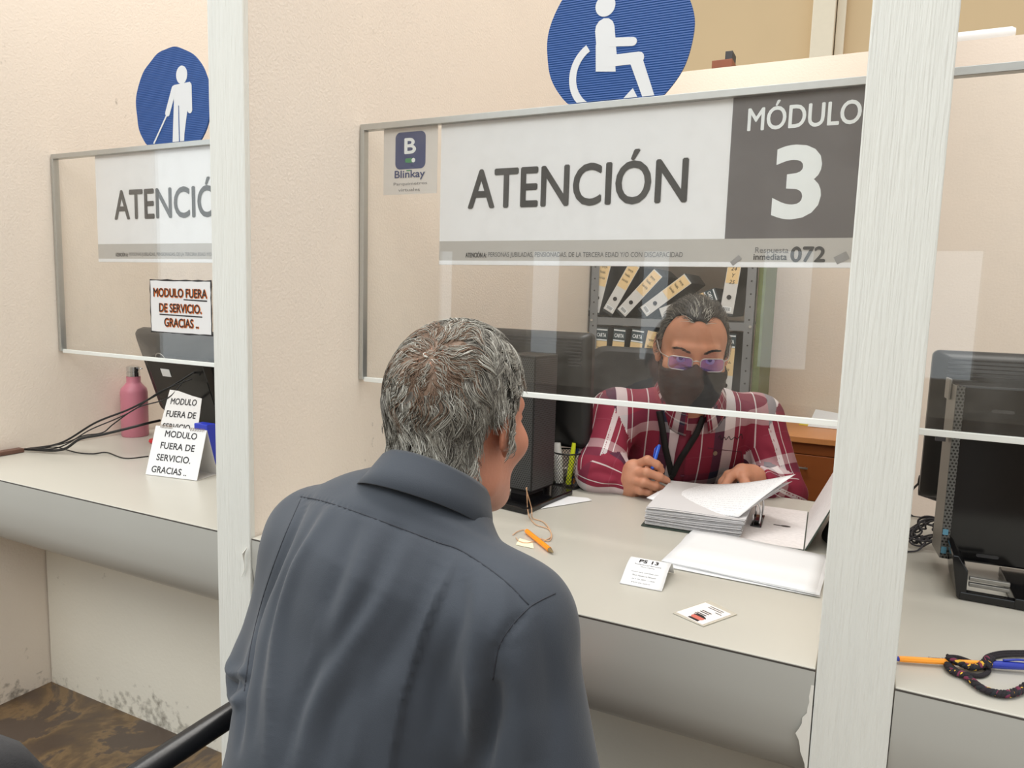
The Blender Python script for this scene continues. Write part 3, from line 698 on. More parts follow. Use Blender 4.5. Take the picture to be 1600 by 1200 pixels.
# --- right booth: monitor and flat computer in front of it, on a forked stand
mon_r, R_, L_ = monitor('black computer monitor at the right edge, ribbed back behind the flat computer', (0.375, 1.80, CT), math.radians(3), 0.50, 0.32, 1.015, 0.02, True, (0.24, 0.16), (0.0, 0.06))
MB().at(L_, R_).cbox((0.0, 0.03, 0.125), (0.06, 0.03, 0.22)).build('stand_neck', m_blk, mon_r, bevel=0.004)
pc_r, R_, L_ = slim_pc('flat glossy black computer on a forked stand at the right edge', (0.305, 1.60, CT), math.radians(5), 0.315, 0.082, 0.33, 0.035, front=m_blkg)
MB().at(L_, R_).box((-0.1577, -0.0415, 0.037), (-0.1445, -0.0405, 0.363)).build('perforated_strip', m_perf_side, pc_r)
MB().at(L_, R_).box((-0.1583, -0.040, 0.037), (-0.1575, 0.040, 0.363)).build('side_bezel', m_silver, pc_r)
MB().at(L_, R_).box((-0.163, 0.000, 0.332), (-0.1585, 0.040, 0.372)).build('corner_clip', m_silver, pc_r, bevel=0.0015)
for z in (0.048, 0.318): MB().at(L_, R_).prism(rrect(0.036, 0.006, 0.003), (-0.100, -0.0412, z), X_, Z_, 0, 0.0008).build('recessed_slot', mat('slot_grey', (52, 52, 54), 0.4), pc_r)
for z, hz_ in ((0.046, 0.013), (0.082, 0.011)): MB().at(L_, R_).prism(rrect(0.009, hz_, 0.001), (-0.157, -0.0418, z), X_, Z_, 0, 0.0003).build('badge', mat('blue_badge', (96, 150, 176), 0.3), pc_r)
# forked foot: sloping arm down to a low open frame
b = MB()
fa = [atZ(1498, 938, CT), atZ(1602, 954, CT)]
f0, f1 = fa[0]+np.array([0.0, 0.004, 0]), fa[1]
b.prism([(-0.003, 0.0), (0.011, 0.0), (0.010, 0.05), (-0.006, 0.075), (-0.016, 0.075)], f0+np.array([0, 0, 0.0025]), X_, Z_, -0.15, 0.0)
b.box((f0[0], f0[1]-0.001, CT+0.001), (f0[0]+0.12, f0[1]+0.016, CT+0.015)); b.box((f0[0]+0.08, f0[1]-0.002, CT+0.0011), (f0[0]+0.12, f0[1]+0.17, CT+0.02))
b.build('forked_foot', m_blkg, pc_r, bevel=0.002)
b = MB()
for dz in (0.0205, 0.031): b.box((f0[0]+0.015, f0[1]+0.018, CT+dz), (f0[0]+0.075, f0[1]+0.026, CT+dz+0.007))
b.build('foot_rung', m_silver, pc_r, bevel=0.001)
q0 = np.array([0.305, 1.60, CT]); 
b = MB(); pl = q0+R_@np.array([-0.159, -0.01, 0.262])
b.cbox(pl+np.array([-0.0115, 0, 0]), (0.017, 0.010, 0.016)); b.tube(spline([pl+np.array([-0.020, 0, 0]), pl+np.array([-0.04, 0, 0.002]), pl+np.array([-0.058, 0.01, -0.006]), pl+np.array([-0.07, 0.03, -0.05]), pl+np.array([-0.072, 0.05, -0.16])], 24), 0.0018, 6)
tag(b.build('video_cable', mat('grey_cable_rubber', (66, 64, 68), 0.5), angle=40), 'grey plug and lead in the left side of the right-hand computer', 'cable')
# tangled spare cable behind the right post
cc = atZ(1436, 862, CT); b = MB(); pts = []
for i in range(150):
    a = i*0.33; r = 0.030+0.010*math.sin(i*0.7); pts.append(cc+np.array([0.012+0.8*r*math.cos(a)+0.006*math.sin(i*1.3), 0.035+0.5*r*math.sin(a)+0.012*math.sin(i*0.21), 0.036+0.9*r*math.sin(a+0.6)*0.8+0.003*math.cos(i*0.9)]))
pts += [cc+np.array([0.0, -0.005, 0.006]), cc+np.array([-0.018, -0.02, 0.003]), cc+np.array([-0.04, -0.03, 0.0025])]
b.tube(spline(pts, 420), 0.0019, 6); tag(b.build('cable_bundle', mat('dark_cable_rubber', (58, 56, 60), 0.5), smooth=True), 'tangled bundle of dark cable on the counter, right of the right post', 'cable')
cx = atD(1425, 806, 1.72); b = MB(); pts = []
for i in range(200):
    a = i*0.55; pts.append(cx+np.array([0.010+0.050*(i/199.0), 0.03+0.018*math.cos(a), -0.010+0.022*math.sin(a)-0.012*(i/199.0)]))
zmin = min(q[2] for q in pts); off = np.array([0, 0, CT+0.05-zmin]) 
b.tube(spline([np.array(q)+off for q in pts], 500), 0.0026, 6); b.tube(spline([np.array(pts[0])+off, np.array(pts[0])+off+np.array([-0.012, 0.02, -0.03]), cx*np.array([1, 1, 0])+np.array([0.0, 0.05, CT+0.0027]), cx*np.array([1, 1, 0])+np.array([0.05, 0.05, CT+0.0027])], 30), 0.0026, 6)
tag(b.build('coiled_cord', mat('black_cord', (34, 33, 36), 0.4), smooth=True), 'black coiled telephone cord between right post and right computer', 'cord')

# --- left booth: slanted monitor seen from behind, with a computer clamped to its back
mon_l, R_, L_ = monitor('black monitor in the left booth, its back leaning behind the paper signs', (-1.915, 1.62, CT), math.radians(-2), 0.46, 0.29, 0.985, 0.33, False, (0.20, 0.16), (0.06, 0.07))
MB().at(L_, R_).cbox((0.06, 0.05, 0.10), (0.06, 0.03, 0.17)).build('stand_neck', m_blk, mon_l, bevel=0.004)
Rt = R_@rotx(0.33); C_ = L_+np.array([0, 0, 0.225])
MB().at(C_, Rt).box((-0.10, -0.085, -0.14), (0.16, -0.041, 0.085)).build('clamped_computer', m_blkg, mon_l, bevel=0.004)
b = MB().at(C_, Rt); b.box((-0.04, -0.0865, 0.03), (0.0, -0.0855, 0.055)); b.build('sticker', m_paper, mon_l)
b = MB().at(C_, Rt); b.tube([(-0.02+0.022*math.cos(a), -0.088, 0.086+0.022*math.sin(a)) for a in np.linspace(0.1, PI-0.1, 14)], 0.0016, 6); b.build('lock_loop', m_silver, mon_l, smooth=True)
# pink bottle
bp = atZ(209, 680, CT); bt = thing('water_bottle', 'pink metal water bottle with a chrome cap by the left wall', 'bottle', (bp[0]+0.008, bp[1], CT)); L_ = np.array(ORG[bt]); kb = np.eye(3)*0.89
m_pink = mat('pink_powder_coat', (205, 128, 146), 0.35, noise=0.02)
MB().at(L_, kb).lathe([(0.0, 0.0), (0.044, 0.0), (0.047, 0.004), (0.047, 0.165), (0.044, 0.180), (0.030, 0.196), (0.0245, 0.204), (0.0245, 0.226), (0.0, 0.226)], 36).build('body', m_pink, bt, angle=50)
MB().at(L_, kb).lathe([(0.0, 0.2265), (0.0235, 0.2265), (0.0235, 0.242), (0.0215, 0.243), (0.0215, 0.245), (0.0235, 0.246), (0.0235, 0.262), (0.020, 0.264), (0.0, 0.264)], 32).build('cap', m_chrome, bt, angle=40)
MB().at(L_, kb).tube([(0.021, 0, 0.257), (0.034, 0.004, 0.258), (0.042, 0.006, 0.257)], 0.0028, 8).build('cap_loop', m_chrome, bt, smooth=True)
# folded desk-calendar sign: front leaf, back leaf, floor flap, wire binding
A, B = atZ(228, 741, CT+0.001), atZ(308, 751, CT+0.001); D_ = atZ(338, 744, CT+0.001)
def tent_top(h): return
Wv = unit(B-A); back = unit(np.array([-Wv[1], Wv[0], 0])); wt = np.linalg.norm(B-A); dp = abs((D_-B)@back)+0.02
ap = 0.125; top = back*dp*0.52+np.array([0, 0, ap])
tt = thing('desk_sign', 'white tent-folded paper sign standing in front on the left counter', 'sign', tuple((A+B)/2+back*dp/2))
b = MB(); Uf = Wv; Vf = unit(top); Lf = np.linalg.norm(top)
b.prism([(0, 0), (wt, 0), (wt, Lf), (0, Lf)], A, Uf, Vf, 0, 0.0012); b.build('front_leaf', m_paper, tt)
m_card = mat('grey_card', (206, 204, 202), 0.7)
b = MB(); Vb = unit(top-back*dp); b.prism([(0, 0), (wt, 0), (wt, Lf), (0, Lf)], A+back*dp, Uf, Vb, -0.0012, 0); b.build('back_leaf', m_card, tt)
b = MB(); b.prism([(0, 0.002), (wt, 0.002), (wt, dp-0.002), (0, dp-0.002)], A+np.array([0, 0, -0.0006]), Uf, back, 0, 0.0008); b.build('floor_flap', m_card, tt)
for g0, g1 in ((0.10, 0.34), (0.68, 0.96)):
    b = MB(); pts = [A+top+Wv*wt*(g0+(g1-g0)*i/60)+0.0042*(back*math.cos(i*0.9)+Z_*math.sin(i*0.9)) for i in range(61)]; b.tube(spline(pts, 200), 0.0006, 5)
    b.build('wire_binding', mat('bronze_wire', (150, 132, 112), 0.4, metal=0.6), tt, smooth=True)
def lines(b, O, U, V, w, h, rows, m=0, shear=0.0):
    for body, x, y, ww, hh_ in rows: b.text(body, O+U*w*x+V*h*y, U, V, w*ww, h*hh_, 0.012, m, 0.0016, shear=shear)
b = MB(); lines(b, A, Uf, Vf, wt, Lf, (('MODULO', 0.22, 0.80, 0.62, 0.13), ('FUERA DE', 0.18, 0.555, 0.66, 0.13), ('SERVICIO.', 0.15, 0.31, 0.66, 0.13), ('GRACIAS ..', 0.10, 0.06, 0.68, 0.13)))
b.build('lettering', m_black, tt)
# second loose sheet propped against the monitor
A2, B2 = atD(238, 673, 2.10), atD(296, 668, 2.07); A2[2] = B2[2] = CT+0.004
W2 = unit(B2-A2); bk = unit(np.array([-W2[1], W2[0], 0])); w2 = np.linalg.norm(B2-A2); up2 = unit(bk*0.36+Z_); l2 = 0.200
sh = thing('paper_sign', 'second white sheet with the same words, propped behind the tent-folded sign', 'sign', tuple((A2+B2)/2))
pl2 = [(0, 0), (w2, 0), (w2*1.02, l2*0.55), (w2*0.97, l2*0.93), (w2*0.7, l2*0.96), (w2*0.3, l2*1.02), (w2*0.06, l2*1.03), (w2*0.01, l2*0.5)]
MB().prism(pl2, A2, W2, up2, 0, 0.0009).build('sheet', mat('off_white_paper', (232, 231, 230), 0.7), sh)  # off-white, slightly warmer than the other paper
b = MB(); lines(b, A2, W2, up2, w2, l2, (('MODULO', 0.16, 0.815, 0.70, 0.092), ('FUERA DE', 0.11, 0.625, 0.80, 0.092), ('SERVICIO.', 0.08, 0.435, 0.78, 0.092), ('GRACIAS ..', 0.08, 0.245, 0.7, 0.092))); b.build('lettering', m_black, sh)
# cables running across the left counter into a brown duct
m_cab = mat('black_cable', (20, 20, 22), 0.4)
duct = atZ(40, 719, CT); tg = MB().box((XL[1]+0.001, duct[1]-0.10, CT+0.001), (XL[1]+0.028, duct[1]+0.055, CT+0.013)); tag(tg.build('cable_duct', mat('brown_duct', (104, 74, 62), 0.5), bevel=0.002), 'short brown cable duct lying at the left wall of the left counter', 'cable duct')
d0 = np.array([XL[1]+0.016, duct[1]+0.062, CT+0.007])
def cab(px, r, label, lift=()):
    pts = [d0+np.array([0, 0, 0])]
    for x, y, D, z in px: pts.append(atZ(x, y, z) if D is None else atD(x, y, D))
    tag(MB().tube(spline(pts, 60), r, 7).build('cable', m_cab, smooth=True), label, 'cable', 'cables on the left counter')
cab([(95, 692, 2.165, 0), (150, 660, 2.165, 0), (205, 638, 2.165, 0), (260, 608, 2.165, 0), (306, 580, 2.175, 0)], 0.0030, 'thick black cable, topmost of those rising to the left monitor')
cab([(92, 699, 2.16, 0), (140, 672, 2.155, 0), (180, 655, 2.155, 0), (210, 640, 2.155, 0), (250, 612, 2.155, 0), (300, 592, 2.165, 0)], 0.0019, 'thin black cable just under the topmost one at the left monitor')
cab([(95, 694, 2.148, 0), (130, 681, 2.148, 0), (160, 676, 2.145, 0), (178, 662, 2.145, 0), (215, 637, 2.145, 0), (262, 622, 2.145, 0), (288, 594, 2.155, 0)], 0.0019, 'thin black cable sagging midway between the duct and the second sheet')
cab([(95, 703, 2.14, 0), (125, 686, 2.135, 0), (160, 679, 2.13, 0), (205, 668, 2.13, 0), (232, 661, 2.17, 0), (250, 657, 2.22, 0)], 0.0040, 'thick black cable lying lowest of the bundle towards the second sheet')
cab([(70, 700, 2.13, 0), (90, 699, None, CT+0.006), (120, 707, None, CT+0.002), (145, 709, None, CT+0.002), (167, 707, None, CT+0.002), (195, 716, None, CT+0.002), (232, 713, None, CT+0.002)], 0.0018, 'thin black cable wandering alone along the open left counter')
rp = atZ(226, 692, CT); b = MB().at(rp+np.array([0.03, 0.03, 0.001])); b.lathe([(0, 0), (0.028, 0), (0.031, 0.004), (0.029, 0.010), (0.0, 0.012)], 28)
tag(b.build('ink_pad', mat('red_plastic', (214, 34, 50), 0.3), angle=40), 'flat red round thing behind the tent-folded sign', 'ink pad')
bb = atD(314, 662, 2.02); b = MB().box((bb[0]-0.040, bb[1]+0.01, CT+0.001), (bb[0]+0.012, bb[1]+0.04, bb[2]-0.004)); tag(b.build('blue_box', mat('blue_plastic', (40, 58, 190), 0.35), bevel=0.002), 'small blue box behind the tent sign by the left post', 'box')
op = atZ(333, 706, CT); b = MB().tube([op+np.array([-0.06, 0.03, 0.005]), op+np.array([0.06, 0.01, 0.005])], 0.0042, 6); tag(b.build('pencil', mat('orange_lacquer', (240, 140, 40), 0.35)), 'orange pencil half hidden by the left post', 'pencil')

# ---------------------------------------------------------------- on the middle counter
# pen cup of black wire mesh
pc = atZ(886, 764, CT); pcz = CT+0.001; pr, ph = 0.040, 0.098
cup = thing('pen_holder', 'black wire-mesh pen cup right of the slim computer', 'pen holder', (pc[0]-0.012, pc[1]+0.02, CT)); L_ = np.array(ORG[cup])
b = MB().at(L_)
for k in range(30):
    for sgn in (1, -1):
        a0 = 2*PI*k/30; b.tube([((pr-0.003*(1-t))*math.cos(a0+sgn*t*1.9), (pr-0.003*(1-t))*math.sin(a0+sgn*t*1.9), 0.003+t*(ph-0.005)) for t in np.linspace(0, 1, 14)], 0.00065, 4, caps=False)
b.build('mesh', m_blk, cup)
b = MB().at(L_); b.tube([(pr*math.cos(a), pr*math.sin(a), ph-0.002) for a in np.linspace(0, 2*PI, 33)[:-1]], 0.0022, 8, closed=True); b.build('rim', m_blk, cup, smooth=True)
MB().at(L_).lathe([(0, 0.001), (pr-0.002, 0.001), (pr-0.001, 0.006), (0, 0.006)], 28).build('floor', m_blk, cup)
def stick(name, label, cat, x, y, lean, az, L, r, m, tip=None, tipm=None, flat=False):
    d = np.array([math.sin(lean)*math.cos(az), math.sin(lean)*math.sin(az), math.cos(lean)]); b0 = L_+np.array([x, y, 0.008])
    o = thing(name, label, cat, tuple(b0)); MB().tube([b0+d*0.002, b0+d*L*0.86, b0+d*L*0.88, b0+d*L], [r, r, r*0.9, r*0.85], 10).build('barrel', m, o, angle=40)
    MB().tube([b0+d*L, b0+d*(L+0.018)], [r*0.85, r*0.7], 10).build('end', tipm or m, o, angle=40); return o
m_yel = mat('neon_yellow', (226, 238, 40), 0.35); m_wpl = mat('white_plastic', (235, 235, 235), 0.35); m_dg = mat('dark_green_plastic', (40, 70, 30), 0.4)
stick('highlighter', 'neon yellow highlighter standing in the mesh pen cup', 'highlighter', 0.010, -0.008, 0.10, 0.5, 0.097, 0.0075, m_yel)
stick('glue_stick', 'fat white glue stick standing in the mesh pen cup', 'glue stick', -0.018, -0.004, 0.08, 3.3, 0.092, 0.0125, m_wpl)
stick('pencil', 'orange pencil leaning to the right in the mesh pen cup', 'pencil', 0.018, 0.010, 0.24, 0.3, 0.125, 0.0038, MATS['orange_lacquer'], tipm=m_yel)
stick('pen', 'dark blue pen between highlighter and orange pencil in the mesh cup', 'pen', 0.012, 0.012, 0.14, 0.9, 0.120, 0.004, m_navy)
# flat papers by the foot plate
def sheet(name, label, cat, C4, z0, n=1, gap=0.0004, m=None, jitter=0.002, seed=1, group=None):
    """thin sheet (or a little pile) with four given corners"""
    r = random.Random(seed)
    for i in range(n):
        j = [np.array([r.uniform(-jitter, jitter), r.uniform(-jitter, jitter)]) for _ in range(4)] if i else [np.zeros(2)]*4
        b = MB().prism([(C4[k][0]+j[k][0], C4[k][1]+j[k][1]) for k in range(4)], (0, 0, z0+i*gap), X_, Y_, 0, gap*0.8)
        o = b.build(name, m or m_paper); tag(o, label if isinstance(label, str) else label[i], cat, group)
    return o
c4 = [atZ(*q, CT) for q in ((845, 796), (925, 783), (918, 779), (880, 776))]
sheet('receipt', 'crumpled white receipt lying right of the black foot plate', 'receipt', c4, CT+0.0015, 1, 0.0008)
c4 = [atZ(*q, CT) for q in ((812, 846), (835, 858), (828, 862), (808, 853))]
c4 = [atZ(*q, CT) for q in ((806, 852), (834, 858), (832, 848), (812, 842))]
sheet('paper_tag', 'little cream paper tag on the counter left of the orange pen', 'tag', c4, CT+0.001, 1, 0.0008, mat('cream_paper', (246, 236, 206), 0.7))
# orange pen on a string
p0, p1 = atZ(823, 830, CT+0.006), atZ(864, 863, CT+0.006); dv = p1-p0
po = thing('pen', 'orange pen lying on the counter, tied to a string', 'pen', tuple((p0+p1)/2-np.array([0, 0, 0.006])))
MB().tube([p0, p0+dv*0.88], 0.0052, 8).build('barrel', mat('orange_plastic', (255, 150, 24), 0.3), po, angle=40)
MB().tube([p0+dv*0.881, p0+dv*0.97, p1], [0.0047, 0.0022, 0.001], 8).build('tip', mat('brass_tip', (146, 128, 92), 0.35, metal=0.6), po, angle=40)
zz = CT+0.0025
st = [atD(823, 762, 1.60)]+[atZ(x, y, zz) for x, y in ((824, 790), (826, 803), (829, 811), (838, 820), (856, 826), (862, 836), (858, 845), (846, 842), (838, 843))]
st[1] = atZ(824, 790, CT+0.0165); st[2] = atZ(826, 804, CT+0.016); b = MB().tube(spline(st, 80), 0.0012, 6)
st2 = [atD(822, 763, 1.60)]+[atZ(x, y, zz) for x, y in ((830, 792), (831, 802), (833, 810), (848, 815), (858, 826), (861, 838), (850, 845))]; st2[1] = atZ(830, 792, CT+0.0165); st2[2] = atZ(831, 802, CT+0.016); b.tube(spline(st2, 80), 0.0012, 6)
b.tube(spline([atZ(x, y, zz) for x, y in ((846, 841), (826, 848), (812, 846), (806, 840))], 30), 0.0010, 6); b.tube(spline([atZ(x, y, zz) for x, y in ((838, 846), (822, 829), (810, 830), (801, 836))], 30), 0.0010, 6)
tag(b.build('string', mat('tan_string', (206, 166, 132), 0.8), smooth=True), 'thin tan string hanging from the computer to the orange pen', 'string')
# queue ticket, curling
ta, tb_, tc_ = atZ(968, 912, CT), atZ(1034, 925, CT), atZ(985, 879, CT); U = unit(tb_-ta); wv = np.linalg.norm(tb_-ta); Vd = tc_-ta; Vd = Vd-U*(Vd@U); lv = np.linalg.norm(Vd); Vn = unit(Vd)
tk = thing('queue_ticket', 'curled white queue ticket reading PS 13 near the counter edge', 'ticket', tuple((ta+tb_)/2+Vd/2))
def tz(v): return 0.0012+0.026*math.sin(min(1.0, v/0.72)*PI/2)**1.3 if v < 0.72 else 0.0012+0.026*math.cos((v-0.72)/0.28*PI/2)**0.8
cols = 4; rows = 18; Pg = [[ta+U*wv*i/cols+Vn*lv*0.86*j/rows+Z_*tz(j/rows) for j in range(rows+1)] for i in range(cols+1)]
MB().grid(Pg).build('slip', m_paper, tk, smooth=True, solid=0.0003)
b = MB()
def tick_text(body, x, v, w, h, bold=0.0, m=0):
    v0 = v; p = ta+U*wv*x+Vn*lv*0.86*v0+Z_*(tz(v0)+0.0003); p2 = ta+U*wv*x+Vn*lv*0.86*(v0+0.05)+Z_*(tz(v0+0.05)+0.0003); b.text(body, p, U, unit(p2-p), wv*w, h, bold, m, 0.0003)
tick_text('PS 13', 0.26, 0.56, 0.46, 0.010, 0.03)
for bd, x, v, w in (('Preferencial Servicios', 0.18, 0.49, 0.64), ('adultos mayores', 0.34, 0.43, 0.34), ('Usted sera atendido por', 0.16, 0.30, 0.66), ('Mod. Asistencia Personal', 0.22, 0.23, 0.56), ('vie 6 sep 2024 11:18:00', 0.22, 0.15, 0.56), ('gracias por esperar', 0.24, 0.075, 0.46)):
    tick_text(bd, x, v, w, 0.0034)
b.build('print', m_black, tk)
# identity card in a plastic sleeve
il, itp, ir, ib = [atZ(*q, CT) for q in ((1051, 959), (1107, 939), (1152, 961), (1099, 980))]
ic = thing('identity_card', 'laminated identity card with a tiny portrait lying at the counter edge', 'card', tuple((il+ir)/2))
MB().prism([(q[0], q[1]) for q in (il, ib, ir, itp)], (0, 0, CT+0.0006), X_, Y_, 0, 0.0011).build('sleeve', mat('clear_sleeve', (196, 190, 176), 0.15), ic, bevel=0.0004)
Uc = unit(ir-ib); Vc = unit(il-ib); Vc = unit(Vc-Uc*(Vc@Uc)); wc, hc = np.linalg.norm(ir-ib), np.linalg.norm(il-ib)
Oc = ib*np.array([1, 1, 0])+np.array([0, 0, CT+0.0018])+Uc*0.002+Vc*0.004
sx_, sy_ = wc*0.86, hc*0.90
MB().prism([(0, 0), (sx_, 0), (sx_, sy_), (0, sy_)], Oc, Uc, Vc, 0, 0.0004).build('card', mat('card_pinkish_white', (240, 230, 226), 0.5, noise=0.03, nscale=60), ic)
# printed side is read from the right: portrait near the lower left corner
b = MB(); rb = lambda x, y, w, h, m: b.prism([(x*sx_, y*sy_), ((x+w)*sx_, y*sy_), ((x+w)*sx_, (y+h)*sy_), (x*sx_, (y+h)*sy_)], Oc, Uc, Vc, 0.0005, 0.0007+0.0001*m, m)
for x, y, w in ((0.34, 0.16, 0.03), (0.40, 0.14, 0.03), (0.5, 0.14, 0.03), (0.58, 0.14, 0.03)): rb(x, y+0.18, 0.035, 0.34, 0)
for x in (0.82, 0.9): rb(x, 0.20, 0.03, 0.5, 1)
rb(0.72, 0.1, 0.03, 0.22, 1)
b.prism([(sx_*0.20+0.0085*math.cos(a), sy_*0.40+0.0115*math.sin(a)) for a in np.linspace(0, 2*PI, 18)[:-1]], Oc, Uc, Vc, 0.0005, 0.0008, 2)
b.prism([(sx_*0.26+0.006*math.cos(a), sy_*0.40+0.012*math.sin(a)) for a in np.linspace(-PI/2, PI/2, 10)], Oc, Uc, Vc, 0.0005, 0.0011, 3)
b.prism([(sx_*0.03, sy_*0.22), (sx_*0.10, sy_*0.22), (sx_*0.10, sy_*0.58), (sx_*0.03, sy_*0.58)], Oc, Uc, Vc, 0.0005, 0.0010, 3)
b.build('print', [m_black, m_inkl, mat('portrait_skin', (206, 110, 96), 0.5), m_black], ic)
# pile of loose sheets by the right post
fl_, fr_, bl_ = atZ(1036, 882, CT), atZ(1278, 934, CT), atZ(1086, 834, CT); br_ = np.array([fr_[0]+0.005, fr_[1]+0.215, CT])
rg = random.Random(11)
names = ['topmost blank white sheet of the loose pile by the right post', 'second sheet under the blank top page of the loose pile', 'third sheet down in the loose pile by the post', 'fourth sheet down in the loose pile by the post', 'fifth sheet down, its corner showing at the pile front', 'bottom sheet of the loose pile, sticking out towards the edge']
for i, nm in enumerate(names[::-1]):
    a = rotz([0.06, 0.045, 0.02, 0.035, -0.01, 0.0][i]); cpt = (fl_+fr_)/2; z = CT+0.0012+i*0.0011; out = [-0.006, -0.008, 0.0, 0.004, -0.002, 0.0][i]
    nx, ny = 12, 8; P = []
    for u in range(nx+1):
        row = []
        for v in range(ny+1):
            f = fl_*(1-u/nx)+fr_*(u/nx); bk_ = bl_*(1-u/nx)+br_*(u/nx); p = f*(1-v/ny)+bk_*(v/ny)
            p = a@(p-cpt)+cpt; wavy = 0.004*(i/5.0)*(0.5+0.5*math.sin(3.2*u/nx+0.5))*(v/ny)**2+0.0004*math.sin(u*0.9+i)
            row.append((p[0]+0.004*math.sin(i*2.2), p[1]+out, z+max(0, wavy)))
        P.append(row)
    tag(MB().grid(P).build('paper_sheet', m_paper, smooth=True, solid=0.0004), nm, 'paper', 'loose sheets by the right post')

# ---------------------------------------------------------------- open lever-arch binder with its stack of pages
sa, sb = atZ(1008, 822, CT), atZ(1164, 846, CT); Ub = unit(sb-sa); Vb = np.array([-Ub[1], Ub[0], 0]); wb = np.linalg.norm(sb-sa)*1.0; lb = 0.285
bd = thing('ring_binder', 'open ring binder with a thick stack of pages in front of the masked man', 'binder', tuple((sa+sb)/2+Vb*lb/2))
m_bcov = mat('green_marbled_board', (52, 66, 58), 0.5, noise=0.35, nscale=120); 
# printed lining paper of the binder: pale with a fine repeating mottling
m_lin = mat('patterned_lining', (226, 221, 220), 0.6, noise=0.22, nscale=110, stretch=(1.0, 2.6, 1.0))
def Pb(u, v, z): return sa+Ub*u+Vb*v+np.array([0, 0, z])
def slab(u0, u1, v0, v1, z0, z1): return [Pb(u0, v0, z0), Pb(u1, v0, z0), Pb(u1, v1, z0), Pb(u0, v1, z0)], z1-z0
def bslab(b, u0, u1, v0, v1, z0, z1, m=0): b.prism([(u0, v0), (u1, v0), (u1, v1), (u0, v1)], sa, Ub, Vb, z0, z1, m); return b
wc_ = wb+0.012; spn = 0.105
bslab(MB(), -0.008, wc_, -0.006, lb+0.012, 0.001, 0.0035).build('back_cover', m_bcov, bd, bevel=0.0005)
b = bslab(MB(), wc_+0.001, wc_+spn, -0.006, lb+0.012, 0.001, 0.0030); bslab(b, wc_-0.06, wc_+spn-0.002, -0.005, lb+0.011, 0.0036 if False else 0.0031, 0.0040, 1); b.build('spine', [m_bcov, m_lin], bd)
hol = MB().prism([(x*1.0, y*0.55) for x, y in circle(0.011, 20)], Pb(wc_+spn*0.58, lb*0.5, 0.0041), Ub, Vb, 0, 0.0003).prism([(0.008, -0.002), (0.024, -0.004), (0.025, 0.001), (0.009, 0.003)], Pb(wc_+spn*0.58-0.034, lb*0.5+0.0005, 0.0041), Ub, Vb, 0, 0.0004); hol.build('finger_hole', m_black, bd)
# standing front cover, leaning against the post side
hx = wc_+spn+0.001; lean = 0.42; Uv = unit(Ub*math.sin(lean)+Z_*math.cos(lean))
b = MB().prism([(0, 0), (0.275, 0), (0.275, lb+0.018), (0, lb+0.018)], Pb(hx, -0.006, 0.003), Uv, Vb, 0.0, -0.0025).prism([(0.001, 0.001), (0.274, 0.001), (0.274, lb+0.017), (0.001, lb+0.017)], Pb(hx, -0.006, 0.003), Uv, Vb, 0.0001, 0.0007, 1)
b.build('front_cover', [m_bcov, m_lin], bd)
# page block: many slightly shifted leaves
m_edgep = mat('page_edges', (206, 205, 207), 0.8)
b = MB(); rg = random.Random(21); z = 0.0042; hs = 0.040; nl = 34
for i in range(nl):
    dz = hs/nl; s1, s2, s3 = rg.uniform(-.0022, .0022), rg.uniform(-.0045, .004), rg.uniform(-.004, .0035)
    nx = 10; top = []; slant = 0.010*(i/nl)
    P0 = []
    for k in range(nx+1):
        t = k/nx; u = t*(wb-0.012)+s1; wob = 0.0025*math.sin(t*4+i*0.2)*(i/nl)+0.006*(i/nl)*t**3
        P0.append((u+slant*t, wob))
    v0, v1 = s2-0.001, lb-0.01+s3
    loop_lo = [Pb(u, v0, z+wv_) for u, wv_ in P0]; loop_hi = [Pb(u, v1, z+wv_*0.6) for u, wv_ in P0]
    th = dz*rg.uniform(0.45, 0.85); V = loop_lo+loop_hi+[p+Z_*th for p in loop_lo]+[p+Z_*th for p in loop_hi]; k = nx+1; F = []
    for q in range(nx):
        F += [(q, k+q, k+q+1, q+1), (2*k+q, 2*k+q+1, 3*k+q+1, 3*k+q), (q, q+1, 2*k+q+1, 2*k+q), (k+q, 3*k+q, 3*k+q+1, k+q+1)]
    F += [(0, 2*k, 3*k, k), (nx, k+nx, 3*k+nx, 2*k+nx)]
    b.add(V, F); z += dz
b.build('page_stack', m_edgep, bd)
# lever mechanism: two bent rings on a plate
b = bslab(MB(), wc_-0.012, wc_+0.012, lb*0.36, lb*0.70, 0.0042, 0.007); bslab(b, wc_-0.006, wc_+0.006, lb*0.42, lb*0.52, 0.007, 0.015); b.build('lever_plate', m_blkg, bd, bevel=0.001)
for v in (lb*0.40, lb*0.66):
    b = MB(); b.tube(spline([Pb(wc_+0.006, v, 0.007), Pb(wc_+0.008, v, 0.030), Pb(wc_+0.004, v, 0.052), Pb(wc_-0.014, v, 0.066), Pb(wc_-0.034, v, 0.062), Pb(wc_-0.044, v, 0.050)], 24), 0.0021, 8)
    b.tube([Pb(wc_-0.008, v, 0.007), Pb(wc_-0.008, v, 0.03)], 0.0018, 8); b.build('ring', m_chrome, bd, smooth=True)
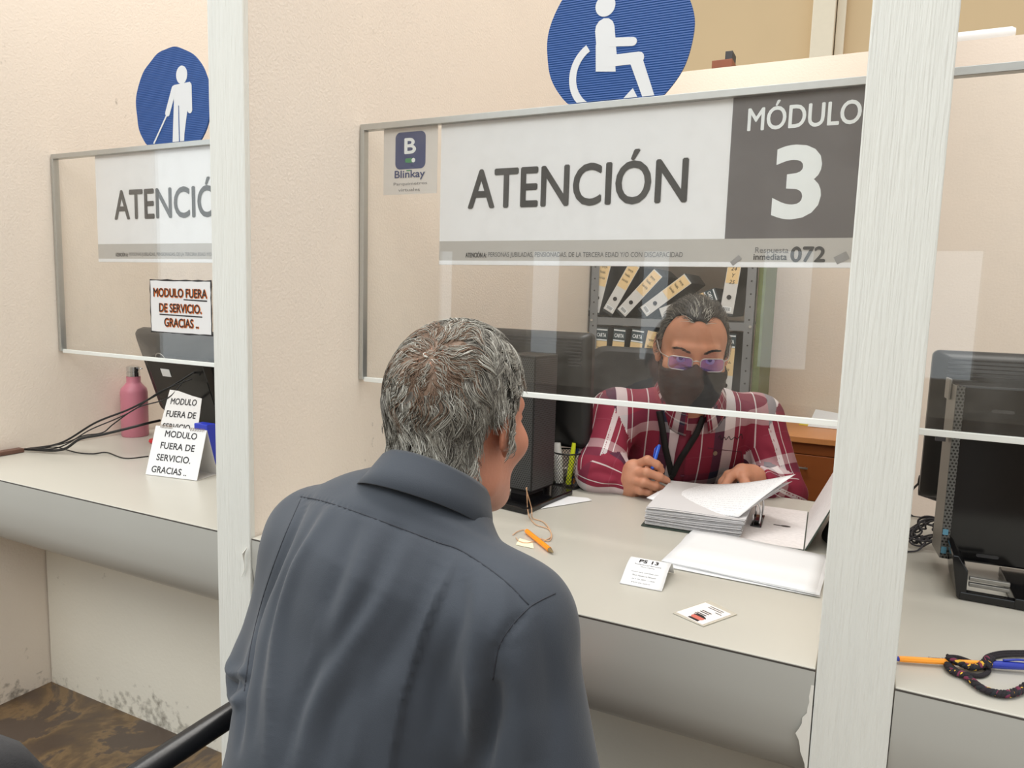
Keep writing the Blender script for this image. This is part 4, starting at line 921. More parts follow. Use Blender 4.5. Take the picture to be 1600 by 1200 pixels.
# pages being turned: curved leaves lifting towards the right
lbl = ['page of the open binder being turned, uppermost, its corner lifted to the right', 'page of the open binder lying just under the turned one', 'page of the open binder showing a peak behind the turned pages']
crn = [[(1010, 778, 1.70), (1154, 808, 1.545), (1243, 741, 1.63), (1066, 754, 1.90)], [(1014, 780, 1.70), (1150, 811, 1.55), (1238, 752, 1.64), (1092, 768, 1.86)], [(1016, 784, 1.70), (1148, 812, 1.56), (1225, 764, 1.66), (1108, 761, 1.90)]]
m_pr = mat('printed_paper', (242, 243, 246), 0.7); t, p = nodes(m_pr)
uvn = N(t, 'ShaderNodeUVMap'); s = N(t, 'ShaderNodeSeparateXYZ'); t.links.new(uvn.outputs[0], s.inputs[0])
rowf = math_node(t, 'FRACT', math_node(t, 'MULTIPLY', s.outputs[1], 22.0)); ln = math_node(t, 'LESS_THAN', rowf, 0.25)
nz = N(t, 'ShaderNodeTexNoise'); nz.inputs['Scale'].default_value = 60; mpn = N(t, 'ShaderNodeMapping'); mpn.inputs['Scale'].default_value = (1.5, 0.4, 1); t.links.new(uvn.outputs[0], mpn.inputs[0]); t.links.new(mpn.outputs[0], nz.inputs[0])
bx = math_node(t, 'MULTIPLY', math_node(t, 'GREATER_THAN', s.outputs[0], 0.10), math_node(t, 'LESS_THAN', s.outputs[0], 0.88)); wd = math_node(t, 'MULTIPLY', math_node(t, 'GREATER_THAN', nz.outputs[0], 0.5), ln)
t.links.new(mixrgb(t, math_node(t, 'MULTIPLY', math_node(t, 'MULTIPLY', wd, bx), 0.28), srgb(230, 231, 234), srgb(90, 92, 104)), p.inputs['Base Color'])
PAGES = []
for i in (2, 1, 0):
    q = [atD(x, y, D) for x, y, D in crn[i]]; P = []
    for u in range(15):
        a = u/14; row = []
        for v in range(11):
            c_ = v/10; p_ = (q[0]*(1-a)+q[1]*a)*(1-c_)+(q[3]*(1-a)+q[2]*a)*c_
            p_ = p_+Z_*(-0.012*math.sin(PI*a)*(0.5+0.5*c_)+0.004*math.sin(PI*c_))
            row.append(p_)
        P.append(row)
    PAGES.append(np.array(P))
    tag(MB().grid(P).build('binder_page', m_pr, smooth=True, solid=0.0004), lbl[i], 'paper', 'turned pages of the open binder')
# grey soft pouch behind the standing cover
gp = atZ(1292, 846, CT); b = MB(); P = []
for i in range(9):
    a = i/8; w_ = 0.034*(1-0.4*a); P.append([(-0.030+0.02*a+w_*math.cos(t)*0.9, 1.70+0.075*math.sin(t)*(1-0.3*a), CT+0.0015+0.085*a+0.006*math.sin(3*t+a*4)*a) for t in np.linspace(0, 2*PI, 18)[:-1]])
b.grid(P, close_v=True); b.add(P[-1], [tuple(range(17))]); b.add(P[0], [tuple(range(16, -1, -1))])
tag(b.build('pouch', mat('dark_grey_nylon', (84, 84, 84), 0.7, noise=0.2, nscale=30), smooth=True), 'crumpled dark grey pouch between the standing binder cover and the post', 'pouch')

# ---------------------------------------------------------------- right counter: pen tied to a braided cord
p0, p1 = atZ(1396, 1029, CT+0.007), atZ(1548, 1038, CT+0.010); dv = p1-p0
pn = thing('pen', 'orange ballpoint with a blue cap on the right counter, tied to a braid', 'pen', tuple((p0+p1)/2-np.array([0, 0, 0.008])))
m_och = mat('ochre_orange_plastic', (250, 160, 44), 0.3)
MB().tube([p0, p0+dv*0.055], [0.002, 0.0036], 8).build('end_plug', mat('blue_pen_plastic', (40, 56, 160), 0.3), pn, angle=40)
MB().tube([p0+dv*0.056, p0+dv*0.10, p0+dv], [0.0040, 0.0044, 0.0044], 8).build('barrel', m_och, pn, angle=40)
MB().tube([p0+dv*1.001, p0+dv*1.14, p0+dv*1.52], [0.0052, 0.0056, 0.0044], 10).build('cap', MATS['blue_pen_plastic'], pn, angle=40)
MB().tube(spline([p0+dv*1.50+Z_*0.006, p0+dv*1.30+Z_*0.009, p0+dv*1.12+Z_*0.007], 12), 0.0016, 6).build('clip', MATS['blue_pen_plastic'], pn, smooth=True)
Uw = unit(dv); Vw = unit(np.cross(Z_, Uw)); Nw = np.cross(Uw, Vw)
b = MB().text('Punto Medio azul', p0+dv*0.36-Vw*0.0012+Nw*0.0046, Uw, Vw, np.linalg.norm(dv)*0.36, 0.0026, 0.0, 0); b.build('lettering', m_black, pn)
# braid
m_br = mat('braid_black_wool', (34, 30, 36), 0.9, bump=0.6, bscale=700); 
def flecked(name, a, c, sc, lim):
    m = mat(name, a, 0.9); t, p = nodes(m); tc = N(t, 'ShaderNodeTexCoord'); n = N(t, 'ShaderNodeTexNoise'); n.inputs['Scale'].default_value = sc; n.inputs['Detail'].default_value = 1
    t.links.new(tc.outputs['Object'], n.inputs[0]); t.links.new(mixrgb(t, math_node(t, 'GREATER_THAN', n.outputs[0], lim), srgb(*a), srgb(*c)), p.inputs['Base Color']); return m
m_by = flecked('braid_yellow_flecks', (36, 30, 36), (216, 170, 60), 110, 0.60); m_bv = flecked('braid_plum_flecks', (30, 34, 40), (110, 44, 70), 90, 0.55)
def braid(b, path, r, turns):
    P = spline(path, 160); T = np.gradient(P, axis=0); T /= np.linalg.norm(T, axis=1, keepdims=True); A_ = np.cross(T, Z_); A_ /= np.maximum(np.linalg.norm(A_, axis=1, keepdims=True), 1e-6); B_ = np.cross(A_, T)
    for k in range(3):
        ph_ = np.linspace(0, turns*2*PI, len(P))+2*PI*k/3; Q = P+(A_*np.cos(ph_)[:, None]+B_*np.sin(ph_)[:, None]*0.6)*r*0.62; b.tube(Q, r*0.62, 6, m=k)
bz = CT+0.0065
b = MB(); braid(b, [atZ(x, y, bz) for x, y in ((1478, 1034), (1488, 1048), (1508, 1056), (1535, 1076), (1565, 1084), (1590, 1080), (1612, 1066))], 0.0050, 9)
braid(b, [p0+dv*0.55+Z_*0.007, p0+dv*0.72-Vw*0.010, p0+dv*0.85-Vw*0.008, p0+dv*0.97+Z_*0.008], 0.0046, 5); braid(b, [p0+dv*0.93-Vw*0.008, p0+dv*0.98+Z_*0.009, p0+dv*1.05+Vw*0.009], 0.0048, 4)
loop_ = [atZ(x, y, CT+0.004) for x, y in ((1485, 1040), (1500, 1050), (1530, 1056), (1545, 1048), (1530, 1040), (1500, 1028), (1480, 1026))]
b.tube(spline(loop_, 60), 0.0032, 8, 0)
for k in range(3): b.tube(spline([p0+dv*0.95+Z_*(0.002+0.002*k)]+[atZ(x, y+k*3, CT+0.004) for x, y in ((1540, 1026), (1565, 1019), (1610, 1018))], 30), 0.0022, 6, 0)
tag(b.build('braided_cord', [m_br, m_by, m_bv], smooth=True), 'dark braided wool cord with yellow flecks on the right counter', 'cord')
# ---------------------------------------------------------------- behind the counter: shelving, binders, drawer desk
YSH = 2.95
m_steel = mat('grey_steel_shelf', (132, 134, 136), 0.45, metal=0.3, noise=0.05, nscale=20)
m_kraft = mat('kraft_label', (232, 202, 150), 0.7, noise=0.03)
m_bgrey = mat('pale_binder_spine', (214, 213, 210), 0.5, noise=0.08, nscale=60)
m_bdark = mat('dark_binder_board', (44, 50, 54), 0.55, noise=0.25, nscale=90)
m_teal = mat('teal_binder_band', (38, 62, 70), 0.5)
xr0, xr1 = atY(1154, 500, YSH)[0], atY(1178, 500, YSH)[0]
zb1 = atY(1050, 500, YSH)[2]; zb0 = zb1-0.335; xsl = -1.085
sh_ = thing('shelving_unit', 'grey steel shelving full of ring binders behind the masked man', 'shelf', ((xsl+xr1)/2, YSH, 0))
for x in (xsl, xr1-0.036):
    for y in (YSH, YSH+0.36):
        b = MB().box((x, y, 0), (x+0.036, y+0.002, 1.86)).box((x if x == xsl else x+0.034, y, 0), (x+0.002 if x == xsl else x+0.036, y+0.03, 1.86))
        if y == YSH:
            for k in range(36): b.prism(circle(0.0035, 8), (x+0.018, y-0.0002, 0.05+k*0.05), X_, Z_, 0, 0.0003, 1)
        b.build('upright', [m_steel, m_black], sh_)
BZ = [zb0-0.36, zb0, zb1, zb1+0.36, zb1+0.66]
for z in BZ:
    b = MB().box((xsl+0.003, YSH+0.003, z-0.004), (xr1-0.003, YSH+0.385, z)).box((xsl+0.003, YSH+0.0031, z-0.032), (xr1-0.003, YSH+0.006, z-0.0041)); b.build('shelf_board', m_steel, sh_)
for z in BZ:
    for x in (xsl+0.012, xr1-0.012): MB().prism(circle(0.006, 10), (x, YSH-0.0001, z-0.014), X_, Z_, 0, 0.003).build('bolt', m_chrome, sh_)
def binder(kind, label, cat='binder', h=0.24, w=0.052, words=()):
    o = thing('ring_binder', label, cat, (0, 0, 0), 'ring binders on the steel shelving')
    MB().box((-w/2, 0, 0), (w/2, 0.27, h)).build('cover', m_bdark, o, bevel=0.003)
    b = MB()
    if kind == 'carta':
        b.box((-w/2+0.002, -0.0008, 0.002), (w/2-0.002, 0, h*0.45), 1); b.box((-w/2+0.002, -0.0009, h*0.42), (w/2-0.002, 0, h*0.80), 0)
        b.box((-w/2+0.002, -0.001, h*0.80), (w/2-0.002, 0, h-0.003), 2); b.box((-w/2+0.003, -0.0014, h*0.955), (w/2-0.003, -0.001, h*0.975), 3); b.box((-w/2+0.003, -0.0014, h*0.805), (w/2-0.003, -0.001, h*0.825), 3)
    elif kind == 'kraft':
        b.box((-w/2+0.002, -0.0008, 0.002), (w/2-0.002, 0, h*0.45), 1); b.box((-w/2+0.002, -0.0009, h*0.42), (w/2-0.002, 0, h-0.003), 0)
    else:
        b.box((-w/2+0.002, -0.0008, 0.012), (w/2-0.002, 0, h-0.003), 1); b.box((-w/2+0.004, -0.0012, h*0.52), (w/2-0.004, -0.0008, h*0.97), 0)
        b.box((-w*0.34, -0.0012, h*0.075), (w*0.30, -0.0008, h*0.15), 3)
        for k in range(8): b.box((-w*0.28+k*w*0.065, -0.0015, h*0.085), (-w*0.28+k*w*0.065+w*0.03, -0.0012, h*0.14), 4)
    b.build('spine_label', [m_kraft, m_bgrey, m_teal, m_wink, m_black], o)
    zh = h*0.30 if kind != 'carta' else h*0.28
    MB().prism(circle(w*0.17, 20), (0, -0.0009, zh), X_, Z_, 0, 0.0012).build('finger_hole', m_black, o)
    if kind == 'carta': MB().text('CARTA', (0, -0.001, h*0.86), X_, Z_, w*0.72, h*0.055, 0.02, align='C').build('lettering', m_wink, o)
    b = MB(); r = random.Random(len(label)*7+len(words))
    if words:
        for i, wd in enumerate(words): b.text(wd, (0, -0.0013, h*(0.72-0.105*i)), X_, Z_, None, h*0.062, 0.0, align='C', shear=0.2)
    else:
        for i in range(3):
            z = h*((0.70 if kind == 'carta' else 0.86)-0.10*i); x0, x1 = -w*0.3, w*0.26*r.uniform(0.6, 1)
            b.tube([(x0+(x1-x0)*k/18, -0.0014, z+0.0045*math.sin(k*1.7+i)+0.003*math.cos(k*2.9)) for k in range(19)], 0.0007, 4)
    b.build('handwriting', m_black, o); return o
def place(o, pb, pt):
    """stand a binder on the shelf so that its spine runs from pixel pb (foot) towards pt (head)"""
    a, c = atY(*pb, YSH+0.012), atY(*pt, YSH+0.012); d = c-a; o.rotation_euler = (0, math.atan2(d[0], d[2]), 0); o.location = a
def dup(o, label):
    c = o.copy(); COL.objects.link(c); c['label'] = label
    for ch in list(o.children):
        k = ch.copy(); COL.objects.link(k); k.parent = c
    return c
bA = binder('plain', 'binder leaning least at the left end of the upper row on the shelf'); bA1 = dup(bA, 'pale binder leaning right, second of the upper shelf row'); bA2 = dup(bA, 'wide-leaning binder with reddish band, third of the upper shelf row')
bA3 = dup(bA, 'binder tipped far over, fourth of the upper shelf row, yellow-marked foot'); 
place(bA, (927, 491), (945, 419)); place(bA1, (948, 490), (988, 420)); place(bA2, (968, 492), (1029, 426)); place(bA3, (1002, 490), (1066, 442))
bC = binder('carta', 'binder lying almost flat in the upper row, dark CARTA band at right'); place(bC, (1032, 491), (1112, 462))
bR = binder('plain', 'binder marked 24 Y 25 at the right end of the upper row', words=('24', 'Y', '25'), h=0.25, w=0.055); place(bR, (1134, 494), (1147, 419))
bL = binder('plain', 'upright narrow binder at the far left end of the upper row', h=0.24, w=0.030); place(bL, (914.5, 494), (914, 419))
b1 = binder('carta', 'leftmost CARTA binder of the lower shelf row', h=0.29, w=0.056); b2 = dup(b1, 'middle CARTA binder of the lower shelf row'); b3 = dup(b1, 'third CARTA binder of the lower row, left of the plain kraft one'); b5 = dup(b1, 'CARTA binder right of the masked man, beside the shelf upright')
def foot(top, dx): 
    a = atY(*top, YSH+0.012); return a
for o, tp, tilt, h in ((b1, (941, 510), 0.03, 0.29), (b2, (969, 509), 0.06, 0.29), (b3, (998, 512), 0.10, 0.29), (b5, (1140, 520), 0.02, 0.29)):
    a = atY(*tp, YSH+0.012); o.rotation_euler = (0, tilt, 0); o.location = (a[0]-h*math.sin(tilt), a[1], zb0+0.001+abs(0.028*math.sin(tilt)))
bk = binder('kraft', 'binder with a bare kraft spine, right of the three CARTA ones', h=0.285, w=0.056); a = atY(1022, 518, YSH+0.012); bk.rotation_euler = (0, 0.15, 0); bk.location = (a[0]-0.285*math.sin(0.15), a[1], zb0+0.005)
by = binder('kraft', 'yellowish binder lettered CTOR at the left end of the lower row', h=0.27, w=0.036, words=('', 'CTOR') if False else ('CTOR',)); a = atY(917, 516, YSH+0.012); by.location = (a[0], a[1], zb0+0.001)
ol = MB().box((xr1+0.004, YSH+0.02, 0.0), (xr1+0.032, YSH+0.36, 1.45)); tag(ol.build('folded_board', mat('olive_felt', (110, 120, 72), 0.9, noise=0.3, nscale=50), bevel=0.003), 'olive green board standing against the right side of the steel shelving', 'board')

# brown drawer desk against the low back wall
m_wood = mat('brown_melamine', (150, 84, 40), 0.4, noise=0.10, nscale=6, stretch=(1, 1, 8)); m_woodt = mat('light_brown_top', (206, 140, 84), 0.4, noise=0.06, nscale=5)
dx0, dx1, dy0, dy1, dz = -0.375, -0.042, 3.0, 3.44, 0.757
dk = thing('drawer_desk', 'brown wooden drawer desk against the back wall behind the masked man', 'desk', ((dx0+dx1)/2, dy0, 0))
MB().box((dx0, dy0+0.02, 0.0), (dx1, dy1, dz-0.026)).build('carcass', m_wood, dk, bevel=0.002)
MB().box((dx0-0.01, dy0-0.015, dz-0.025), (dx1+0.01, dy1+0.002, dz)).build('top', m_woodt, dk, bevel=0.003)
zt = [0.728, 0.685, 0.505, 0.325, 0.08]
MB().box((dx0+0.003, dy0+0.004, 0.687), (dx1-0.003, dy0+0.0195, 0.729)).build('rail', m_wood, dk, bevel=0.001)
for i, (z1, z0) in enumerate(((0.684, 0.505), (0.502, 0.325), (0.322, 0.08))):
    d_ = MB().box((dx0+0.003, dy0, z0), (dx1-0.003, dy0+0.0195, z1)).build('drawer', m_wood, dk, bevel=0.0015)
    hx_ = atY(1243, 728, dy0)[0]; hz = z1-0.05; b = MB().tube([(hx_-0.045, dy0-0.016, hz), (hx_+0.045, dy0-0.016, hz)], 0.004, 8).tube([(hx_-0.035, dy0-0.016, hz), (hx_-0.035, dy0, hz)], 0.003, 6).tube([(hx_+0.035, dy0-0.016, hz), (hx_+0.035, dy0, hz)], 0.003, 6)
    b.build('handle', m_silver, d_, smooth=True)
def flat(name, label, cat, px, z, th, m):
    c4 = [atZ(x, y, z) for x, y in px]; b = MB().prism([(min(c[0], -0.045), min(c[1], 3.43)) for c in c4], (0, 0, z), X_, Y_, 0.0004, th); return tag(b.build(name, m), label, cat)
flat('envelope', 'tan paper envelope on the drawer desk, left of the white papers', 'envelope', ((1200, 647), (1243, 645), (1251, 635), (1206, 634)), dz, 0.004, m_kraft)
flat('folder', 'yellow folder lying at the front edge of the drawer desk', 'folder', ((1248, 664), (1330, 672), (1336, 664), (1256, 658)), dz, 0.004, mat('yellow_card', (238, 222, 92), 0.6))
flat('document', 'grey document stack on top of the yellow folder', 'paper', ((1258, 658), (1334, 664), (1338, 657), (1266, 652)), dz+0.0045, 0.006, m_paper)
wp = [atY(1262, 656, 3.22), atY(1308, 663, 3.22)]
b = MB().prism([(0, 0), (0.15, 0), (0.15, 0.10), (0.02, 0.12)], (wp[0][0], 3.25, dz+0.0008), X_, unit([0, 0.85, 0.5]), 0, 0.002); tag(b.build('document', m_paper), 'white sheets tilted up against the back wall on the desk', 'paper')
b = MB(); rg = random.Random(4)
flat('slip', 'small pinkish paper slip between the envelope and the white sheets', 'paper', ((1228, 651), (1256, 653), (1260, 648), (1236, 646)), dz, 0.002, mat('pinkish_paper', (226, 190, 190), 0.7))
# things on top of the low back wall
wz = 2.312; wb0, wb1 = atY(1112, 100, YB)[0], atY(1142, 98, YB)[0]
tag(MB().box((wb0, YB+0.002, wz+0.001), (wb1+0.005, YB+0.11, wz+0.035)).build('wooden_box', mat('reddish_wood', (128, 70, 44), 0.5, noise=0.15, nscale=20), bevel=0.002), 'small reddish wooden box on top of the low back wall', 'box')
tag(MB().box((wb0+0.055, YB+0.012, wz+0.036), (wb1+0.003, YB+0.10, wz+0.072)).build('adapter', m_blkm, bevel=0.002), 'black block lying on the small wooden box up on the wall', 'adapter')
ta_, tb2 = atY(1484, 57, YB+0.03), atY(1588, 47, YB+0.03)
lt = thing('tube_light', 'white fluorescent tube fitting lying along the top of the back wall', 'light', tuple((ta_+tb2)/2*np.array([1, 1, 0])+np.array([0, 0, wz])))
zc = wz+0.026; b = MB(); pts = [(ta_[0]-0.25, YB+0.05, zc), (tb2[0]-0.014, YB+0.05, zc), (tb2[0], YB+0.05, zc)]; b.tube(pts, [0.024, 0.024, 0.016], 12); b.build('diffuser', m_wpl, lt, angle=50)
MB().box((ta_[0]-0.24, YB+0.03, wz+0.0005), (tb2[0]-0.02, YB+0.07, zc-0.022)).build('housing', m_wpl, lt)

# ---------------------------------------------------------------- chairs
m_uph = mat('black_upholstery', (34, 34, 36), 0.55, noise=0.1, nscale=40, bump=0.15, bscale=300)
m_vinyl = mat('black_vinyl', (22, 22, 24), 0.3, bump=0.05, bscale=200)
def cushion(b, w, h, t, O, U, V, r=0.05, bulge=0.012):
    """padded rounded slab"""
    O = np.asarray(O, float); U = unit(U); V = unit(V); Nn = np.cross(U, V); prof = [(0.90, 0.0), (0.985, 0.12), (1.0, 0.5), (0.985, 0.88), (0.90, 1.0)]; P = []
    for k, d in prof: P.append([O+U*(x*k)+V*(y*k)+Nn*((d-0.5)*t) for x, y in [(q[0]-w/2, q[1]-h/2) for q in rrect(w, h, r, 5)]])
    n = len(P[0]); b.grid(P, close_v=True)
    for side, ring in ((0, P[0]), (1, P[-1])):
        c = np.mean(ring, 0)+Nn*(bulge if side else -bulge); mid = [c+(p-c)*0.55+Nn*(-bulge*0.3 if side else bulge*0.3) for p in ring]
        V_ = list(ring)+mid+[c]; F = []
        for i in range(n):
            j = (i+1) % n
            q = (i, j, n+j, n+i); tri = (n+i, n+j, 2*n)
            F += [q, tri] if side else [q[::-1], tri[::-1]]
        b.add(V_, F)
    return b
def star_base(o, c, R):
    b = MB().at(c, R); b.tube([(0, 0, 0.06), (0, 0, 0.40)], 0.025, 12); b.build('column', m_blkg, o, angle=40)
    for k in range(5):
        a = 2*PI*k/5; d = np.array([math.cos(a), math.sin(a), 0]); MB().at(c, R).tube([d*0.02+Z_*0.085, d*0.27+Z_*0.068], [0.026, 0.016], 8).build('leg', m_blk, o, angle=40)
        e = d*0.27; MB().at(c, R).tube([e-np.array([-d[1], d[0], 0])*0.018+Z_*0.0285, e+np.array([-d[1], d[0], 0])*0.018+Z_*0.0285], 0.027, 12).build('caster', m_blk, o, angle=40)
# clerk's chair
co = thing('office_chair', 'black office chair the masked man sits on', 'chair', (-0.60, 2.40, 0)); Rc = rotz(math.radians(-18)+PI); Lc = np.array(ORG[co])
star_base(co, Lc, Rc)
cushion(MB().at(Lc, Rc), 0.48, 0.46, 0.07, (0, 0.0, 0.425), X_, Y_, 0.08).build('seat', m_uph, co, smooth=True)
cushion(MB().at((-0.68, 2.53, 0.895), rotz(math.radians(4))@rotx(-0.10)), 0.50, 0.40, 0.055, (0, 0, 0), X_, Z_, 0.07).build('backrest', m_uph, co, smooth=True)
MB().tube(spline([Lc+Rc@np.array([0, -0.10, 0.39]), np.array([-0.68, 2.62, 0.50]), np.array([-0.68, 2.585, 0.85])], 16), 0.018, 8).build('back_stem', m_blk, co, smooth=True)
# the old man's armchair
ac = thing('armchair', 'black tube-armed chair the grey-haired man sits on', 'chair', (-0.575, 0.665, 0)); fa_ = math.radians(-12); Ra = rotz(fa_); La = np.array(ORG[ac])
cushion(MB().at(La, Ra), 0.42, 0.44, 0.06, (0, 0.02, 0.42), X_, Y_, 0.07).build('seat', m_uph, ac, smooth=True)
cushion(MB().at(La+Ra@np.array([0, -0.24, 0.575]), Ra@rotx(0.12)), 0.40, 0.24, 0.045, (0, 0, 0), X_, Z_, 0.06).build('backrest', m_uph, ac, smooth=True)
for e, x0 in ((-1, -0.198), (1, 0.232)):
    b = MB().at(La, Ra); b.tube(spline([(x0, 0.19, 0.40), (x0, 0.205, 0.57), (x0, 0.19, 0.655), (x0, 0.13, 0.675), (x0, -0.02, 0.658), (x0-0.005, -0.30, 0.60)], 40), 0.0175, 14); b.build('armrest', m_vinyl, ac, smooth=True)
    for y in (-0.17, 0.20): MB().at(La, Ra).tube([(e*0.19, y, 0.395), (e*0.205, y*1.08, 0.001)], 0.012, 10).build('leg', m_blk, ac, angle=40)
    MB().at(La, Ra).tube(spline([(e*0.17, -0.19, 0.40), (e*0.17, -0.245, 0.47), (e*0.16, -0.262, 0.58)], 12), 0.011, 8).build('back_stem', m_blk, ac, smooth=True)
# second waiting chair, only its backrest corner enters the frame
wc2 = thing('waiting_chair', 'dark grey padded waiting chair at the lower left corner', 'chair', (-1.158, 0.350, 0)); Rw = rotz(math.radians(75)); Lw = np.array(ORG[wc2])
m_dgf = mat('dark_grey_fabric', (66, 66, 68), 0.9, noise=0.15, nscale=120, bump=0.3, bscale=500)
cushion(MB().at(Lw, Rw), 0.42, 0.42, 0.07, (0, 0.0, 0.43), X_, Y_, 0.10).build('seat', m_dgf, wc2, smooth=True)
cushion(MB().at(Lw+Rw@np.array([0.01, -0.20, 0.585]), Rw@rotx(0.14)), 0.44, 0.30, 0.06, (0, 0, 0), X_, Z_, 0.12).build('backrest', m_dgf, wc2, smooth=True)
for e in (-1, 1):
    for y in (-0.16, 0.17): MB().at(Lw, Rw).tube([(e*0.15, y*0.8, 0.40), (e*0.19, y*1.15, 0.001)], 0.011, 8).build('leg', m_blk, wc2, angle=40)
    MB().at(Lw, Rw).tube(spline([(e*0.12, -0.15, 0.40), (e*0.12, -0.20, 0.45), (e*0.12, -0.21, 0.52)], 10), 0.010, 8).build('back_stem', m_blk, wc2, smooth=True)
# ---------------------------------------------------------------- people
m_skin_o = mat('aged_skin', (196, 132, 106), 0.5, noise=0.06, nscale=40, bump=0.12, bscale=220, sub=0.12)
m_skin_c = mat('tan_skin', (200, 142, 114), 0.5, noise=0.05, nscale=40, bump=0.1, bscale=260, sub=0.12)
m_cloth = mat('slate_shirt_cloth', (56, 62, 71), 0.72, noise=0.04, nscale=9, bump=0.12, bscale=900, spec=0.3, sheen=0.15)
m_seam = mat('dark_seam_thread', (44, 47, 55), 0.85)
m_trou = mat('dark_trousers', (44, 46, 54), 0.85, noise=0.06, nscale=40)
m_shoe = mat('black_leather', (26, 24, 24), 0.35)
hair_m = [mat('hair_silver', (204, 203, 195), 0.42, spec=0.4), mat('hair_grey', (150, 147, 138), 0.45, spec=0.35), mat('hair_dark_grey', (100, 96, 90), 0.5, spec=0.3), mat('hair_brown_grey', (122, 100, 84), 0.5, spec=0.3), mat('hair_black', (38, 36, 36), 0.45, spec=0.35)]
def frame(fwd, up=(0, 0, 1)):
    f = unit(fwd); r = unit(np.cross(f, up)); return np.stack([r, f, np.cross(r, f)], 1)
def legs(parent, H, R, sd, knee_f=0.42, foot_f=0.40, kz=0.50, spread=0.10):
    b = Sdf(); b.at(H, R)
    b.ell((0, 0.0, 0.0), (0.175, 0.14, 0.10), 0); feet = []
    for e in (-1, 1):
        hip, kn = (e*0.09, 0.02, -0.01), (e*spread*1.2, knee_f, kz-H[2]-0.03); an = (e*spread, foot_f, 0.09-H[2])
        b.cone(hip, kn, 0.082, 0.058, 0.04); b.cone(kn, an, 0.058, 0.045, 0.03)
    V, F = polygonise(b, H+np.array([-0.75, -0.75, -H[2]+0.03]), H+np.array([0.75, 0.75, 0.2]), 0.009); mesh_obj('trousers', V, F, m_trou, parent)
    for e in (-1, 1):
        s = Sdf().at(H, R); s.cone((e*spread, foot_f-0.03, 0.035-H[2]), (e*(spread+0.015), foot_f+0.13, 0.030-H[2]), 0.034, 0.030, 0); s.cone((e*spread, foot_f-0.01, 0.04-H[2]), (e*spread, foot_f, 0.09-H[2]), 0.036, 0.036, 0.02)
        c = R@np.array([e*spread, foot_f+0.04, 0])+np.array([H[0], H[1], 0.05]); V, F = polygonise(lambda P: np.maximum(s(P), 0.002-P[:, 2]), c+np.array([-0.2, -0.2, -0.055]), c+np.array([0.2, 0.2, 0.12]), 0.005); mesh_obj('shoe', V, F, m_shoe, parent)
def hand(sd, W, D, Nrm, side, curl=0.5, s=1.0):
    """relaxed hand: wrist W, pointing D, back of the hand Nrm, side = +1 when the thumb lies towards D x Nrm"""
    D = unit(D); Nn = unit(np.asarray(Nrm)-D*(np.asarray(Nrm)@D)); T = np.cross(D, Nn)*side
    L = lambda a, b, c: W+(D*a+T*b+Nn*c)*s
    sd.cone(L(0.0, 0, 0), L(0.03, 0, 0), 0.026*s, 0.026*s, 0.02)
    for k, (t, ln) in enumerate(((0.030, 0.072), (0.010, 0.080), (-0.010, 0.075), (-0.029, 0.058))):
        sd.cone(L(0.025, t*0.6, 0), L(0.088-0.004*abs(k-1), t, 0.004), 0.016*s, 0.0115*s, 0.012)
        p = np.array([0.090-0.004*abs(k-1), t, 0.004]); a = 0.15
        for q, fr in enumerate((0.46, 0.30, 0.24)):
            a += curl*(0.5+0.25*q); n = p+ln*fr*np.array([math.cos(a), t*0.12*(1 if q == 0 else 0.3)/0.03, -math.sin(a)]); r1, r2 = 0.0095-0.0008*q, 0.0088-0.0009*q
            sd.cone(L(*p), L(*n), r1*s, r2*s, 0.004); p = n
    sd.cone(L(0.022, 0.022, -0.004), L(0.055, 0.046, -0.012), 0.015*s, 0.0115*s, 0.012); sd.cone(L(0.055, 0.046, -0.012), L(0.084, 0.052, -0.018), 0.0110*s, 0.0095*s, 0.005)

def bvh_of(V, F): return BVHTree.FromPolygons(V.tolist(), F.tolist())
def cast(bvh, x, y):
    d = unit(ray(x, y)); h = bvh.ray_cast(Vector(CAM), Vector(d))
    return None if h[0] is None else (np.array(h[0]), np.array(h[1]))
def cast_line(bvh, px, n=40):
    P = spline([(x, y, 0) for x, y in px], n); out = []
    for x, y, _ in P:
        h = cast(bvh, x, y)
        if h: out.append(h)
    if not out: return np.zeros((0, 3)), np.zeros((0, 3))
    return np.array([h[0] for h in out]), np.array([h[1] for h in out])
def line_dist(V, P):
    """distance of every vertex to a polyline, with the nearest point's index"""
    d = np.full(len(V), 9.0); idx = np.zeros(len(V), int)
    for i in range(len(P)):
        q = np.linalg.norm(V-P[i], axis=1); m = q < d; d[m] = q[m]; idx[m] = i
    return d, idx
def fold(V, Nv, P, amp, w, taper=True):
    if len(P) < 3: return V
    lo, hi = P.min(0)-3*w, P.max(0)+3*w; sel = np.where(((V > lo) & (V < hi)).all(1))[0]
    if not len(sel): return V
    d, idx = line_dist(V[sel], P); t = idx/(len(P)-1); k = np.sin(PI*np.clip(t*0.94+0.03, 0, 1))**0.5 if taper else 1.0
    V = V.copy(); V[sel] += Nv[sel]*(amp*k*np.exp(-(d/w)**2))[:, None]; return V
def step_fold(V, Nv, P, Pn, amp, wl, wr):
    """cloth edge: raised on the left of the line, falling off sharply across it"""
    d, idx = line_dist(V, P); T = np.gradient(P, axis=0); T /= np.linalg.norm(T, axis=1, keepdims=True); S_ = np.cross(T, Pn)
    s = ((V-P[idx])*S_[idx]).sum(1); ends = (idx > 0) & (idx < len(P)-1) | (d < 0.01); t = idx/(len(P)-1)
    k = np.where(s > 0, np.exp(-s/wl), np.exp(-(s/wr)**2))*np.clip(t*6, 0, 1)*ends*(d < 0.12)
    V = V.copy(); V += Nv*(amp*k)[:, None]; return V
